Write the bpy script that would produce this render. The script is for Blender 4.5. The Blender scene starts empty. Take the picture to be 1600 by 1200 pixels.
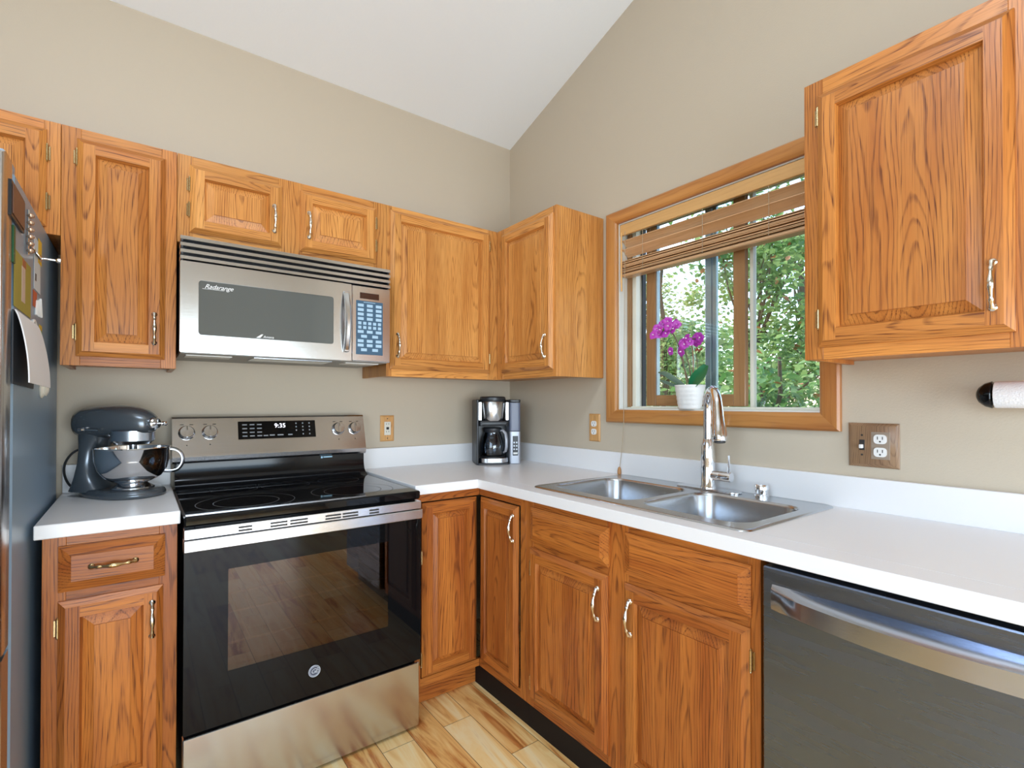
import bpy, math, random
from mathutils import Vector, Matrix, Euler
random.seed(7)
PI = math.pi
SC = bpy.context.scene
COL = SC.collection

# ------------------------------------------------------------------ camera
cam_data = bpy.data.cameras.new('camera')
cam = bpy.data.objects.new('camera', cam_data)
COL.objects.link(cam)
yaw, pitch, roll = (math.radians(a) for a in (-36.6653, 0.4323, 0.0747))
fw = Vector((-math.sin(yaw)*math.cos(pitch), math.cos(yaw)*math.cos(pitch), math.sin(pitch)))
rt = Vector((math.cos(yaw), math.sin(yaw), 0))
up = rt.cross(fw)
rt, up = rt*math.cos(roll)+up*math.sin(roll), up*math.cos(roll)-rt*math.sin(roll)
m = Matrix((rt, up, -fw)).transposed().to_4x4()
m.translation = (-1.7945, -2.4506, 1.2417)
cam.matrix_world = m
cam_data.sensor_width = 36
cam_data.lens = 784.66/1600*36
cam_data.shift_x = -2.6/1600
cam_data.shift_y = 24.03/1600
cam_data.clip_start = 0.05
SC.camera = cam

# ------------------------------------------------------------------ view, world, sun, daylight and added fill lamps
SC.view_settings.view_transform = 'Standard'
SC.view_settings.look = 'None'
SC.view_settings.gamma = 1
SC.view_settings.use_curve_mapping = False
SC.view_settings.exposure = -0.03
SC.cycles.use_denoising = True
SC.cycles.max_bounces = 9
SC.cycles.diffuse_bounces = 5
SC.cycles.glossy_bounces = 5
SC.cycles.transparent_max_bounces = 12
SC.cycles.sample_clamp_indirect = 6
SC.cycles.caustics_reflective = False
SC.cycles.caustics_refractive = False

world = bpy.data.worlds.new('daylight_sky')
SC.world = world
world.use_nodes = True
nt = world.node_tree
bg = nt.nodes['Background']
sky = nt.nodes.new('ShaderNodeTexSky')
sky.sky_type = 'NISHITA'
sky.sun_disc = False
sky.sun_elevation = math.radians(48)
sky.sun_rotation = math.radians(20)
sky.air_density = 1.0
sky.dust_density = 1.0
nt.links.new(sky.outputs[0], bg.inputs[0])
bg.inputs[1].default_value = 0.62

def light(name, kind, loc, aim, energy, color=(1, 1, 1), size=None, size_y=None, angle=None):
    d = bpy.data.lights.new(name, kind)
    d.energy = energy
    d.color = color
    if size:
        d.shape = 'RECTANGLE'
        d.size = size
        d.size_y = size_y
    if angle is not None:
        d.angle = angle
    o = bpy.data.objects.new(name, d)
    COL.objects.link(o)
    o.location = loc
    o.rotation_euler = (Vector(aim)-Vector(loc)).to_track_quat('-Z', 'Y').to_euler()
    return o

light('sun', 'SUN', (0, 0, 8), (0.35, -0.75, 8-0.95), 5.6, (1.0, 0.95, 0.86), angle=0.01)
# left window daylight, then frontal fill added at an unseen patio door
light('daylight_left_window', 'AREA', (-4.28, -3.4, 1.75), (0, -2.4, 2.1), 58, (0.74, 0.92, 1.16), 3.0, 1.9)
light('added_front_fill', 'AREA', (-1.65, -5.18, 0.84), (-1.65, 0, 0.84), 132, (0.79, 0.93, 1.09), 2.7, 1.58)
light('added_top_fill', 'AREA', (-2.05, -1.95, 3.1), (-2.0, -1.6, 0), 30, (0.80, 0.93, 1.10), 1.2, 0.4)  # fill lamp added overhead, out of view

# ------------------------------------------------------------------ material helpers
def new_mat(name):
    mt = bpy.data.materials.new(name)
    mt.use_nodes = True
    n = mt.node_tree.nodes
    return mt, mt.node_tree, n, n['Principled BSDF']

def N(nt, typ, **kw):
    n = nt.nodes.new('ShaderNode'+typ)
    for k, v in kw.items():
        setattr(n, k, v)
    return n

def setin(n, **kw):
    for k, v in kw.items():
        n.inputs[k.replace('_', ' ')].default_value = v

def simple(name, col, rough=0.5, metal=0.0, spec=0.5, emit=None, emit_s=1.0, bump=None, coat=0):
    mt, nt, n, b = new_mat(name)
    b.inputs['Base Color'].default_value = (*col, 1)
    b.inputs['Roughness'].default_value = rough
    b.inputs['Metallic'].default_value = metal
    b.inputs['Specular IOR Level'].default_value = spec
    b.inputs['Coat Weight'].default_value = coat
    b.inputs['Coat Roughness'].default_value = 0.08
    if emit:
        b.inputs['Emission Color'].default_value = (*emit, 1)
        b.inputs['Emission Strength'].default_value = emit_s
    tc = N(nt, 'TexCoord')
    nz = N(nt, 'TexNoise')
    nz.inputs['Scale'].default_value = bump[0] if bump else 60
    nz.inputs['Detail'].default_value = 3
    nt.links.new(tc.outputs['Object'], nz.inputs['Vector'])
    if bump:
        bp = N(nt, 'Bump')
        bp.inputs['Strength'].default_value = bump[1]
        bp.inputs['Distance'].default_value = 0.002
        nt.links.new(nz.outputs['Fac'], bp.inputs['Height'])
        nt.links.new(bp.outputs[0], b.inputs['Normal'])
    mr = N(nt, 'MapRange')
    mr.inputs['To Min'].default_value = max(0.0, rough-0.008)
    mr.inputs['To Max'].default_value = min(1, rough+0.008)
    nt.links.new(nz.outputs['Fac'], mr.inputs['Value'])
    nt.links.new(mr.outputs[0], b.inputs['Roughness'])
    return mt

def math_node(nt, op, a, b=None, clamp=False):
    n = N(nt, 'Math', operation=op, use_clamp=clamp)
    for i, v in enumerate((a, b)):
        if v is None:
            continue
        if isinstance(v, (int, float)):
            n.inputs[i].default_value = v
        else:
            nt.links.new(v, n.inputs[i])
    return n.outputs[0]

def ramp(nt, fac, stops):
    r = N(nt, 'ValToRGB')
    el = r.color_ramp.elements
    while len(el) < len(stops):
        el.new(0.5)
    for e, (p, c) in zip(el, stops):
        e.position = p
        e.color = (*c, 1)
    nt.links.new(fac, r.inputs[0])
    return r.outputs[0]

def wood(name, light_c, mid_c, dark_c, freq=115, ring=1.0, pores=1.0, rough=0.3, coat=0.25, wob=1.0):
    """solid timber: growth rings round a pith behind each board, in the board's own grain coordinates"""
    mt, nt, n, b = new_mat(name)
    L = nt.links.new
    at = N(nt, 'Attribute', attribute_name='grain')
    tn = N(nt, 'Attribute', attribute_name='tone')
    mp = N(nt, 'Mapping')
    mp.inputs['Scale'].default_value = (5, 5, 0.95)
    L(at.outputs['Vector'], mp.inputs[0])
    nz = N(nt, 'TexNoise')
    setin(nz, Scale=1.0, Detail=2.0, Roughness=0.45)
    L(mp.outputs[0], nz.inputs['Vector'])
    mp2 = N(nt, 'Mapping')
    mp2.inputs['Scale'].default_value = (45, 45, 7)
    L(at.outputs['Vector'], mp2.inputs[0])
    nz2 = N(nt, 'TexNoise')
    setin(nz2, Scale=1.0, Detail=2.0, Roughness=0.5)
    L(mp2.outputs[0], nz2.inputs['Vector'])
    ctr = N(nt, 'VectorMath', operation='SUBTRACT')
    L(nz.outputs['Color'], ctr.inputs[0])
    ctr.inputs[1].default_value = (0.5, 0.5, 0.5)
    scl = N(nt, 'VectorMath', operation='MULTIPLY')
    L(ctr.outputs[0], scl.inputs[0])
    scl.inputs[1].default_value = (0.10*wob, 0.16*wob, 0)
    loc = N(nt, 'Attribute', attribute_name='pith')
    add = N(nt, 'VectorMath', operation='ADD')
    L(loc.outputs['Vector'], add.inputs[0])
    L(scl.outputs[0], add.inputs[1])
    sep = N(nt, 'SeparateXYZ')
    L(add.outputs[0], sep.inputs[0])
    r2 = math_node(nt, 'ADD', math_node(nt, 'MULTIPLY', sep.outputs[0], sep.outputs[0]), math_node(nt, 'MULTIPLY', sep.outputs[1], sep.outputs[1]))
    r = math_node(nt, 'SQRT', r2)
    ph = math_node(nt, 'ADD', math_node(nt, 'MULTIPLY', r, freq), math_node(nt, 'MULTIPLY', nz2.outputs['Fac'], 0.9))
    fr = math_node(nt, 'FRACT', ph)
    late = ramp(nt, fr, [(0.0, (0.05, 0.05, 0.05)), (0.62, (0.10, 0.10, 0.10)), (0.84, (1, 1, 1)), (0.92, (0.8, 0.8, 0.8)), (1.0, (0.05, 0.05, 0.05))])
    # pores
    mp3 = N(nt, 'Mapping')
    mp3.inputs['Scale'].default_value = (520, 520, 11)
    L(at.outputs['Vector'], mp3.inputs[0])
    nz3 = N(nt, 'TexNoise')
    setin(nz3, Scale=1.0, Detail=1.0)
    L(mp3.outputs[0], nz3.inputs['Vector'])
    pore = ramp(nt, nz3.outputs['Fac'], [(0.50, (0, 0, 0)), (0.68, (1, 1, 1))])
    mp4 = N(nt, 'Mapping')
    mp4.inputs['Scale'].default_value = (14, 14, 1.3)
    L(at.outputs['Vector'], mp4.inputs[0])
    nz4 = N(nt, 'TexNoise')
    setin(nz4, Scale=1.0, Detail=3.0, Roughness=0.55)
    L(mp4.outputs[0], nz4.inputs['Vector'])
    drift = N(nt, 'MapRange')
    setin(drift, From_Min=0.32, From_Max=0.68)
    L(nz4.outputs['Fac'], drift.inputs['Value'])
    # slow colour drift along and across the board
    base = N(nt, 'MixRGB')
    L(drift.outputs[0], base.inputs[0])
    base.inputs[1].default_value = (*light_c, 1)
    base.inputs[2].default_value = (*mid_c, 1)
    dk = N(nt, 'MixRGB')
    f1 = math_node(nt, 'MULTIPLY', late, math_node(nt, 'MULTIPLY', math_node(nt, 'ADD', nz4.outputs['Fac'], -0.10, True), 1.25*ring))
    f2 = math_node(nt, 'MULTIPLY', pore, math_node(nt, 'ADD', math_node(nt, 'MULTIPLY', late, 0.45*pores), 0.22*pores))
    L(math_node(nt, 'ADD', f1, f2, True), dk.inputs[0])
    L(base.outputs[0], dk.inputs[1])
    dk.inputs[2].default_value = (*dark_c, 1)
    hv = N(nt, 'HueSaturation')
    L(dk.outputs[0], hv.inputs['Color'])
    L(tn.outputs['Fac'], hv.inputs['Value'])
    L(hv.outputs[0], b.inputs['Base Color'])
    b.inputs['Roughness'].default_value = rough
    b.inputs['Specular IOR Level'].default_value = 0.32
    b.inputs['Coat Weight'].default_value = coat
    b.inputs['Coat Roughness'].default_value = 0.12
    bp = N(nt, 'Bump')
    bp.inputs['Strength'].default_value = 0.25
    bp.inputs['Distance'].default_value = 0.0006
    bp.invert = True
    L(f2, bp.inputs['Height'])
    L(bp.outputs[0], b.inputs['Normal'])
    return mt

def brushed(name, col, rough=0.26, axis=0, strength=0.18, smudge=0.0):
    """rolled sheet steel with a fine brushed grain along one axis"""
    mt, nt, n, b = new_mat(name)
    L = nt.links.new
    tc = N(nt, 'TexCoord')
    mp = N(nt, 'Mapping')
    s = [700, 700, 700]
    s[axis] = 3
    mp.inputs['Scale'].default_value = s
    L(tc.outputs['Object'], mp.inputs[0])
    nz = N(nt, 'TexNoise')
    setin(nz, Scale=1.0, Detail=1.5)
    L(mp.outputs[0], nz.inputs['Vector'])
    bp = N(nt, 'Bump')
    bp.inputs['Strength'].default_value = strength
    bp.inputs['Distance'].default_value = 0.0005
    L(nz.outputs['Fac'], bp.inputs['Height'])
    L(bp.outputs[0], b.inputs['Normal'])
    b.inputs['Metallic'].default_value = 1
    b.inputs['Base Color'].default_value = (*col, 1)
    b.inputs['Roughness'].default_value = rough
    if smudge:
        mp2 = N(nt, 'Mapping')
        mp2.inputs['Rotation'].default_value = (math.radians(38), 0, 0)
        mp2.inputs['Scale'].default_value = (3, 3, 26)
        L(tc.outputs['Object'], mp2.inputs[0])
        n2 = N(nt, 'TexNoise')
        setin(n2, Scale=1.6, Detail=3.0, Roughness=0.6)
        L(mp2.outputs[0], n2.inputs['Vector'])
        mr = N(nt, 'MapRange')
        setin(mr, From_Min=0.35, From_Max=0.7, To_Min=rough-0.05, To_Max=rough+smudge)
        L(n2.outputs['Fac'], mr.inputs['Value'])
        L(mr.outputs[0], b.inputs['Roughness'])
    return mt

def thin_glass(name, tint=(1, 1, 1), refl=1.0, rough=0.0, mirror=(1, 1, 1)):
    """single pane: looks through, mirrors by angle of view"""
    mt = bpy.data.materials.new(name)
    mt.use_nodes = True
    nt = mt.node_tree
    nt.nodes.clear()
    out = N(nt, 'OutputMaterial')
    tr = N(nt, 'BsdfTransparent')
    tr.inputs[0].default_value = (*tint, 1)
    gl = N(nt, 'BsdfGlossy')
    gl.inputs['Roughness'].default_value = rough
    gl.inputs[0].default_value = (*mirror, 1)
    fr = N(nt, 'Fresnel')
    fr.inputs['IOR'].default_value = 1.5
    mx = N(nt, 'MixShader')
    nt.links.new(math_node(nt, 'MULTIPLY', fr.outputs[0], refl, True), mx.inputs[0])
    nt.links.new(tr.outputs[0], mx.inputs[1])
    nt.links.new(gl.outputs[0], mx.inputs[2])
    nt.links.new(mx.outputs[0], out.inputs[0])
    return mt

def leaf_mat(name, c1, c2, trans=0.4):
    mt = bpy.data.materials.new(name)
    mt.use_nodes = True
    nt = mt.node_tree
    nt.nodes.clear()
    out = N(nt, 'OutputMaterial')
    tc = N(nt, 'TexCoord')
    nz = N(nt, 'TexNoise')
    setin(nz, Scale=2.3, Detail=4.0)
    nt.links.new(tc.outputs['Object'], nz.inputs['Vector'])
    c = ramp(nt, nz.outputs['Fac'], [(0.36, c1), (0.66, c2)])
    d = N(nt, 'BsdfDiffuse')
    t = N(nt, 'BsdfTranslucent')
    g = N(nt, 'BsdfGlossy')
    g.inputs['Roughness'].default_value = 0.35
    nt.links.new(c, d.inputs[0])
    nt.links.new(c, t.inputs[0])
    mx = N(nt, 'MixShader')
    mx.inputs[0].default_value = trans
    nt.links.new(d.outputs[0], mx.inputs[1])
    nt.links.new(t.outputs[0], mx.inputs[2])
    m2 = N(nt, 'MixShader')
    m2.inputs[0].default_value = 0.06
    nt.links.new(mx.outputs[0], m2.inputs[1])
    nt.links.new(g.outputs[0], m2.inputs[2])
    nt.links.new(m2.outputs[0], out.inputs[0])
    return mt

def wall_paint(name, col, scale=190, strength=0.22):
    return simple(name, col, 0.55, spec=0.35, bump=(scale, strength))

def plank_floor(name):
    mt, nt, n, b = new_mat(name)
    L = nt.links.new
    tc = N(nt, 'TexCoord')
    sep = N(nt, 'SeparateXYZ')
    L(tc.outputs['Object'], sep.inputs[0])
    cmb = N(nt, 'CombineXYZ')
    L(sep.outputs[1], cmb.inputs[0])
    L(sep.outputs[0], cmb.inputs[1])
    br = N(nt, 'TexBrick')
    br.offset = 0.37
    br.offset_frequency = 2
    setin(br, Scale=1.0, Mortar_Size=0.0010, Mortar_Smooth=0.1, Bias=0.0, Brick_Width=0.74, Row_Height=0.122)
    br.inputs['Color1'].default_value = (0, 0, 0, 1)
    br.inputs['Color2'].default_value = (1, 1, 1, 1)
    br.inputs['Mortar'].default_value = (0.5, 0.5, 0.5, 1)
    L(cmb.outputs[0], br.inputs['Vector'])
    mp = N(nt, 'Mapping')
    mp.inputs['Scale'].default_value = (2.0, 15, 1)
    L(cmb.outputs[0], mp.inputs[0])
    off = N(nt, 'VectorMath', operation='MULTIPLY_ADD')
    L(br.outputs['Color'], off.inputs[0])
    off.inputs[1].default_value = (23, 31, 17)
    L(mp.outputs[0], off.inputs[2])
    nz = N(nt, 'TexNoise')
    setin(nz, Scale=1.0, Detail=5.0, Roughness=0.6, Distortion=1.2)
    L(off.outputs[0], nz.inputs['Vector'])
    f = math_node(nt, 'ADD', math_node(nt, 'MULTIPLY', math_node(nt, 'ADD', nz.outputs['Fac'], -0.13), 1.05), math_node(nt, 'MULTIPLY', br.outputs['Color'], 0.38))
    c = ramp(nt, f, [(0.24, (0.20, 0.06, 0.015)), (0.36, (0.55, 0.20, 0.05)), (0.47, (0.82, 0.46, 0.15)), (0.62, (0.93, 0.64, 0.27)), (0.78, (0.95, 0.76, 0.42)), (0.95, (0.60, 0.26, 0.08))])
    mx = N(nt, 'MixRGB')
    L(br.outputs['Fac'], mx.inputs[0])
    L(c, mx.inputs[1])
    mx.inputs[2].default_value = (0.10, 0.04, 0.015, 1)
    L(mx.outputs[0], b.inputs['Base Color'])
    b.inputs['Roughness'].default_value = 0.3
    bp = N(nt, 'Bump')
    bp.inputs['Strength'].default_value = 0.3
    bp.inputs['Distance'].default_value = 0.001
    bp.invert = True
    L(br.outputs['Fac'], bp.inputs['Height'])
    L(bp.outputs[0], b.inputs['Normal'])
    return mt

OAK = wood('dimmed_honey_oak', (0.50, 0.168, 0.031), (0.32, 0.083, 0.015), (0.105, 0.024, 0.006), freq=135, ring=0.85, pores=1.3, rough=0.33, coat=0.04)  # base cabinets: dimmer light low down is put into the oak colour
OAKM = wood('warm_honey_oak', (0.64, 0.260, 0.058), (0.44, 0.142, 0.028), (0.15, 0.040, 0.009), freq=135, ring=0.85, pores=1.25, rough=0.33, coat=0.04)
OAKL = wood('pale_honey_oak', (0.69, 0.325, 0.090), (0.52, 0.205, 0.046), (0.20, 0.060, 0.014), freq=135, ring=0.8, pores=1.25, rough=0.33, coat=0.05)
TRIMW = wood('stained_trim_wood', (0.55, 0.255, 0.072), (0.38, 0.140, 0.035), (0.22, 0.065, 0.016), freq=60, ring=0.35, pores=0.4, rough=0.35)
SASHW = wood('window_sash_wood', (0.36, 0.20, 0.085), (0.29, 0.15, 0.06), (0.17, 0.08, 0.03), freq=80, ring=0.4, pores=0.5, rough=0.4)
BLINDW = wood('blind_wood', (0.72, 0.47, 0.27), (0.60, 0.36, 0.18), (0.36, 0.18, 0.08), freq=90, ring=0.3, pores=0.6, rough=0.35, coat=0.3)
VALW = wood('valance_wood', (0.72, 0.43, 0.17), (0.64, 0.36, 0.13), (0.46, 0.22, 0.07), freq=90, ring=0.25, pores=0.5, rough=0.35)
PLATEW = wood('switch_plate_oak', (0.62, 0.34, 0.12), (0.54, 0.27, 0.09), (0.26, 0.11, 0.04), freq=220, ring=0.6, pores=0.8, rough=0.4)
PLATEB = wood('brown_switch_plate_wood', (0.36, 0.22, 0.12), (0.28, 0.16, 0.085), (0.11, 0.055, 0.03), freq=200, ring=0.7, pores=0.8, rough=0.4)
DARKTOE = simple('black_toe_vinyl', (0.011, 0.008, 0.007), 0.55, spec=0.15)
CABIN = simple('cabinet_interior', (0.42, 0.27, 0.13), 0.6)
WALLM = wall_paint('beige_wall_paint', (0.53, 0.455, 0.35))
CEILM = wall_paint('white_ceiling_paint', (0.86, 0.905, 0.94), 120, 0.2)
FLOORM = plank_floor('acacia_planks')
LAM = simple('white_laminate', (0.80, 0.795, 0.795), 0.33, spec=0.5)
STEEL = brushed('brushed_steel', (0.56, 0.56, 0.575), 0.19, 0, 0.10)
STEELM = brushed('microwave_steel', (0.68, 0.69, 0.715), 0.19, 0, 0.10)
STEELV = brushed('brushed_steel_upright', (0.62, 0.62, 0.62), 0.25, 2)
DWSTEEL = brushed('smudged_dark_steel', (0.150, 0.188, 0.270), 0.25, 2, 0.06, 0.09)
DWHAND = brushed('handle_steel', (0.40, 0.43, 0.49), 0.2, 0, 0.1)
SINKST = brushed('sink_steel', (0.50, 0.52, 0.54), 0.25, 0, 0.06)
CHROME = simple('chrome', (0.80, 0.81, 0.83), 0.06, 1)
NICKEL = simple('polished_nickel', (0.74, 0.69, 0.60), 0.14, 1)
BRASS = simple('antique_brass', (0.50, 0.37, 0.19), 0.22, 1)
BLACKGL = simple('black_glass', (0.004, 0.004, 0.0045), 0.03, spec=0.22)
BLACKEN = simple('black_enamel', (0.006, 0.006, 0.007), 0.10, spec=0.25)
BLACKPL = simple('black_plastic', (0.016, 0.017, 0.02), 0.35)
GREYMARK = simple('grey_marking', (0.030, 0.030, 0.033), 0.3)
WHITEPL = simple('white_plastic', (0.80, 0.79, 0.76), 0.35)
IVORY = simple('ivory_plastic', (0.74, 0.70, 0.60), 0.35)
SLOTM = simple('dark_slot', (0.02, 0.018, 0.016), 0.6)
OVENGL = thin_glass('oven_window_glass', (0.40, 0.27, 0.19), 1.6, 0.0, (1.0, 0.80, 0.66))
OVENIN = simple('oven_cavity_enamel', (0.035, 0.022, 0.016), 0.45)
RACK = simple('oven_rack_wire', (0.42, 0.36, 0.30), 0.3, 1)
GLASS = thin_glass('window_glass', (0.95, 0.98, 0.96), 0.9)
CREAM = simple('cream_vinyl', (0.73, 0.71, 0.60), 0.4)
JAMBW = simple('pale_jamb_paint', (0.74, 0.74, 0.68), 0.45)
ALU = simple('grey_aluminium', (0.42, 0.50, 0.55), 0.4, 0.6)
FRIDGESIDE = simple('fridge_side_window_blue', (0.25, 0.36, 0.48), 0.34, 0.0)  # grey side; the blue of the window light is put into its colour
FRIDGEDOOR = brushed('fridge_door_steel', (0.62, 0.62, 0.63), 0.25, 2)
MWGLASS = simple('microwave_door_glass', (0.10, 0.108, 0.104), 0.06, spec=0.7)
MWKEY = simple('blue_keypad', (0.040, 0.095, 0.160), 0.4)
MWKEYT = simple('pale_blue_key', (0.36, 0.52, 0.66), 0.5)
MWDISP = simple('brown_display', (0.045, 0.018, 0.012), 0.15)
MWUNDER = simple('grey_underside', (0.33, 0.32, 0.30), 0.5, 0.3)
LENS = simple('frosted_lens', (0.75, 0.75, 0.72), 0.4)
WHITELET = simple('white_lettering', (0.82, 0.83, 0.84), 0.4)
LEDW = simple('white_display_digits', (0.8, 0.8, 0.9), 0.4, emit=(0.85, 0.85, 1.0), emit_s=2.2)
BLUEST = simple('blue_white_sticker', (0.30, 0.50, 0.62), 0.4)
MIXB = simple('dark_grey_mixer_enamel', (0.125, 0.145, 0.165), 0.27, 0.6, coat=0.3)
MIXSIL = simple('satin_silver', (0.55, 0.60, 0.66), 0.22, 1)
BOWLST = simple('polished_bowl_steel', (0.72, 0.73, 0.75), 0.07, 1)
CORDB = simple('black_cord', (0.012, 0.012, 0.013), 0.45)
TANK = simple('smoky_tank_plastic', (0.13, 0.145, 0.20), 0.16, spec=0.25)
COFSIL = simple('silver_plastic', (0.40, 0.42, 0.47), 0.38, 0.5)
CARAFE = thin_glass('carafe_glass', (0.50, 0.56, 0.64), 1.9)
COFFEE = simple('black_coffee', (0.01, 0.006, 0.004), 0.1)
POT = simple('white_ceramic', (0.82, 0.82, 0.80), 0.4, bump=(75, 0.5))
SOIL = simple('potting_moss', (0.09, 0.08, 0.04), 0.9)
STEMM = simple('orchid_stem', (0.13, 0.10, 0.05), 0.5)
STAKE = simple('brown_stake', (0.30, 0.14, 0.08), 0.6)
ORLEAF = simple('orchid_leaf_green', (0.012, 0.15, 0.055), 0.25)
ORLEAFG = simple('orchid_leaf_dull', (0.09, 0.15, 0.10), 0.35)
PETAL = leaf_mat('magenta_petal', (0.42, 0.02, 0.42), (0.72, 0.10, 0.66), 0.25)
PETALC = simple('petal_centre', (0.85, 0.62, 0.80), 0.5)
PAPER = simple('white_paper', (0.84, 0.84, 0.86), 0.8)
TOWEL = simple('paper_towel', (0.85, 0.84, 0.84), 0.9, bump=(260, 0.5))
CORDT = simple('tan_cord', (0.42, 0.33, 0.22), 0.7)
TASSEL = simple('wood_tassel', (0.42, 0.20, 0.07), 0.4)
BARK = simple('tree_bark', (0.13, 0.095, 0.065), 0.9, bump=(14, 0.8))
GROUNDM = simple('dry_ground', (0.27, 0.24, 0.13), 0.95, bump=(3, 0.5))
LEAFA = leaf_mat('leaf_fresh_green', (0.15, 0.29, 0.08), (0.42, 0.56, 0.22), 0.45)
LEAFB = leaf_mat('leaf_deep_green', (0.08, 0.20, 0.055), (0.23, 0.40, 0.13), 0.4)
LEAFC = leaf_mat('leaf_yellow_green', (0.32, 0.42, 0.15), (0.66, 0.68, 0.36), 0.5)
LEAFR = leaf_mat('leaf_russet', (0.42, 0.14, 0.05), (0.50, 0.24, 0.09), 0.4)

# ------------------------------------------------------------------ mesh builder
class MB:
    def __init__(s):
        s.V, s.F, s.M, s.G, s.T, s.P = [], [], [], [], [], []

    def add(s, verts, faces, mat=0, grain='z', tone=None, ref=None, rnd=None):
        """verts of one solid piece; grain names the axis its fibres run along"""
        rnd = rnd or random
        i0 = len(s.V)
        vs = [Vector(v) for v in verts]
        pr = ref or vs
        c = sum((Vector(v) for v in pr), Vector())/len(pr)
        o = (rnd.uniform(-0.05, 0.05), rnd.uniform(0.02, 0.075), rnd.uniform(-9, 9), rnd.uniform(-9, 9))
        tv = tone if tone is not None else rnd.uniform(0.90, 1.10)
        for v in vs:
            d = v-c
            a = {'z': (d.x, d.y, v.z), 'x': (d.z, d.y, v.x), 'y': (d.x, d.z, v.y)}[grain]
            s.V.append(v)
            s.G.append((a[0]+o[2], a[1]+o[3], a[2]+o[2]*1.7))
            s.P.append((a[0]+o[0], a[1]+o[1], 0))
            s.T.append(tv)
        for f in faces:
            s.F.append([i0+i for i in f])
            s.M.append(mat)
        return s

    def box(s, x0, x1, y0, y1, z0, z1, b=0.0015, mat=0, grain='z', tone=None):
        x0, x1 = sorted((x0, x1)); y0, y1 = sorted((y0, y1)); z0, z1 = sorted((z0, z1))
        b = min(b, (x1-x0)*0.45, (y1-y0)*0.45, (z1-z0)*0.45)
        if b <= 0:
            vs = [(x, y, z) for z in (z0, z1) for y in (y0, y1) for x in (x0, x1)]
            return s.add(vs, [(0, 2, 3, 1), (4, 5, 7, 6), (0, 1, 5, 4), (2, 6, 7, 3), (0, 4, 6, 2), (1, 3, 7, 5)], mat, grain, tone)
        vs, ix = [], {}
        X, Y, Z = (x0, x1), (y0, y1), (z0, z1)
        I = (x0+b, x1-b), (y0+b, y1-b), (z0+b, z1-b)
        for i in (0, 1):
            for j in (0, 1):
                for k in (0, 1):
                    ix[i, j, k, 0] = len(vs); vs.append((X[i], I[1][j], I[2][k]))
                    ix[i, j, k, 1] = len(vs); vs.append((I[0][i], Y[j], I[2][k]))
                    ix[i, j, k, 2] = len(vs); vs.append((I[0][i], I[1][j], Z[k]))
        fs = []
        def face(ids, n):
            a, b_, c_ = (Vector(vs[t]) for t in ids[:3])
            if (b_-a).cross(c_-b_).dot(Vector(n)) < 0:
                ids = ids[::-1]
            fs.append(ids)
        for a in range(3):
            for e in (0, 1):
                q = []
                for (p, r) in ((0, 0), (1, 0), (1, 1), (0, 1)):
                    key = [0, 0, 0]; key[a] = e; key[(a+1) % 3] = p; key[(a+2) % 3] = r
                    q.append(ix[(*key, a)])
                n = [0, 0, 0]; n[a] = 2*e-1
                face(q, n)
        for a in range(3):
            u, w = (a+1) % 3, (a+2) % 3
            for e in (0, 1):
                for f in (0, 1):
                    k0 = [0, 0, 0]; k0[u] = e; k0[w] = f
                    k1 = list(k0); k1[a] = 1
                    n = [0, 0, 0]; n[u] = 2*e-1; n[w] = 2*f-1
                    face([ix[(*k0, u)], ix[(*k1, u)], ix[(*k1, w)], ix[(*k0, w)]], n)
        for i in (0, 1):
            for j in (0, 1):
                for k in (0, 1):
                    face([ix[i, j, k, 0], ix[i, j, k, 1], ix[i, j, k, 2]], (2*i-1, 2*j-1, 2*k-1))
        return s.add(vs, fs, mat, grain, tone)

    def loft(s, rings, mat=0, cap=True, closed=True, grain='z', tone=None):
        n = len(rings[0])
        vs = [v for r in rings for v in r]
        fs = []
        for i in range(len(rings)-1):
            for j in range(n if closed else n-1):
                k = (j+1) % n
                fs.append((i*n+j, i*n+k, (i+1)*n+k, (i+1)*n+j))
        if cap:
            fs.append(tuple(range(n))[::-1])
            fs.append(tuple((len(rings)-1)*n+j for j in range(n)))
        return s.add(vs, fs, mat, grain, tone)

    def lathe(s, prof, c=(0, 0, 0), axis='z', seg=32, mat=0, cap=True, M=None):
        """prof: (radius, height) pairs"""
        rings = []
        for r, h in prof:
            r = max(r, 1e-5)
            ring = []
            for j in range(seg):
                a = 2*PI*j/seg
                p = (r*math.cos(a), r*math.sin(a), h)
                if axis == 'x':
                    p = (h, p[0], p[1])
                elif axis == 'y':
                    p = (p[1], h, p[0])
                v = Vector(p)
                if M is not None:
                    v = M @ v
                ring.append(v+Vector(c))
            rings.append(ring)
        return s.loft(rings, mat, cap)

    def tube(s, path, rad, seg=10, mat=0, cap=True, flat=1.0):
        pts = [Vector(p) for p in path]
        rad = rad if isinstance(rad, (list, tuple)) else [rad]*len(pts)
        rings, nrm = [], None
        for i, p in enumerate(pts):
            t = (pts[min(i+1, len(pts)-1)]-pts[max(i-1, 0)]).normalized()
            if nrm is None:
                nrm = t.orthogonal().normalized()
            nrm = (nrm-t*nrm.dot(t)).normalized()
            bn = t.cross(nrm)
            rings.append([p+nrm*math.cos(2*PI*j/seg)*rad[i]+bn*math.sin(2*PI*j/seg)*rad[i]*flat for j in range(seg)])
        return s.loft(rings, mat, cap)

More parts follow.
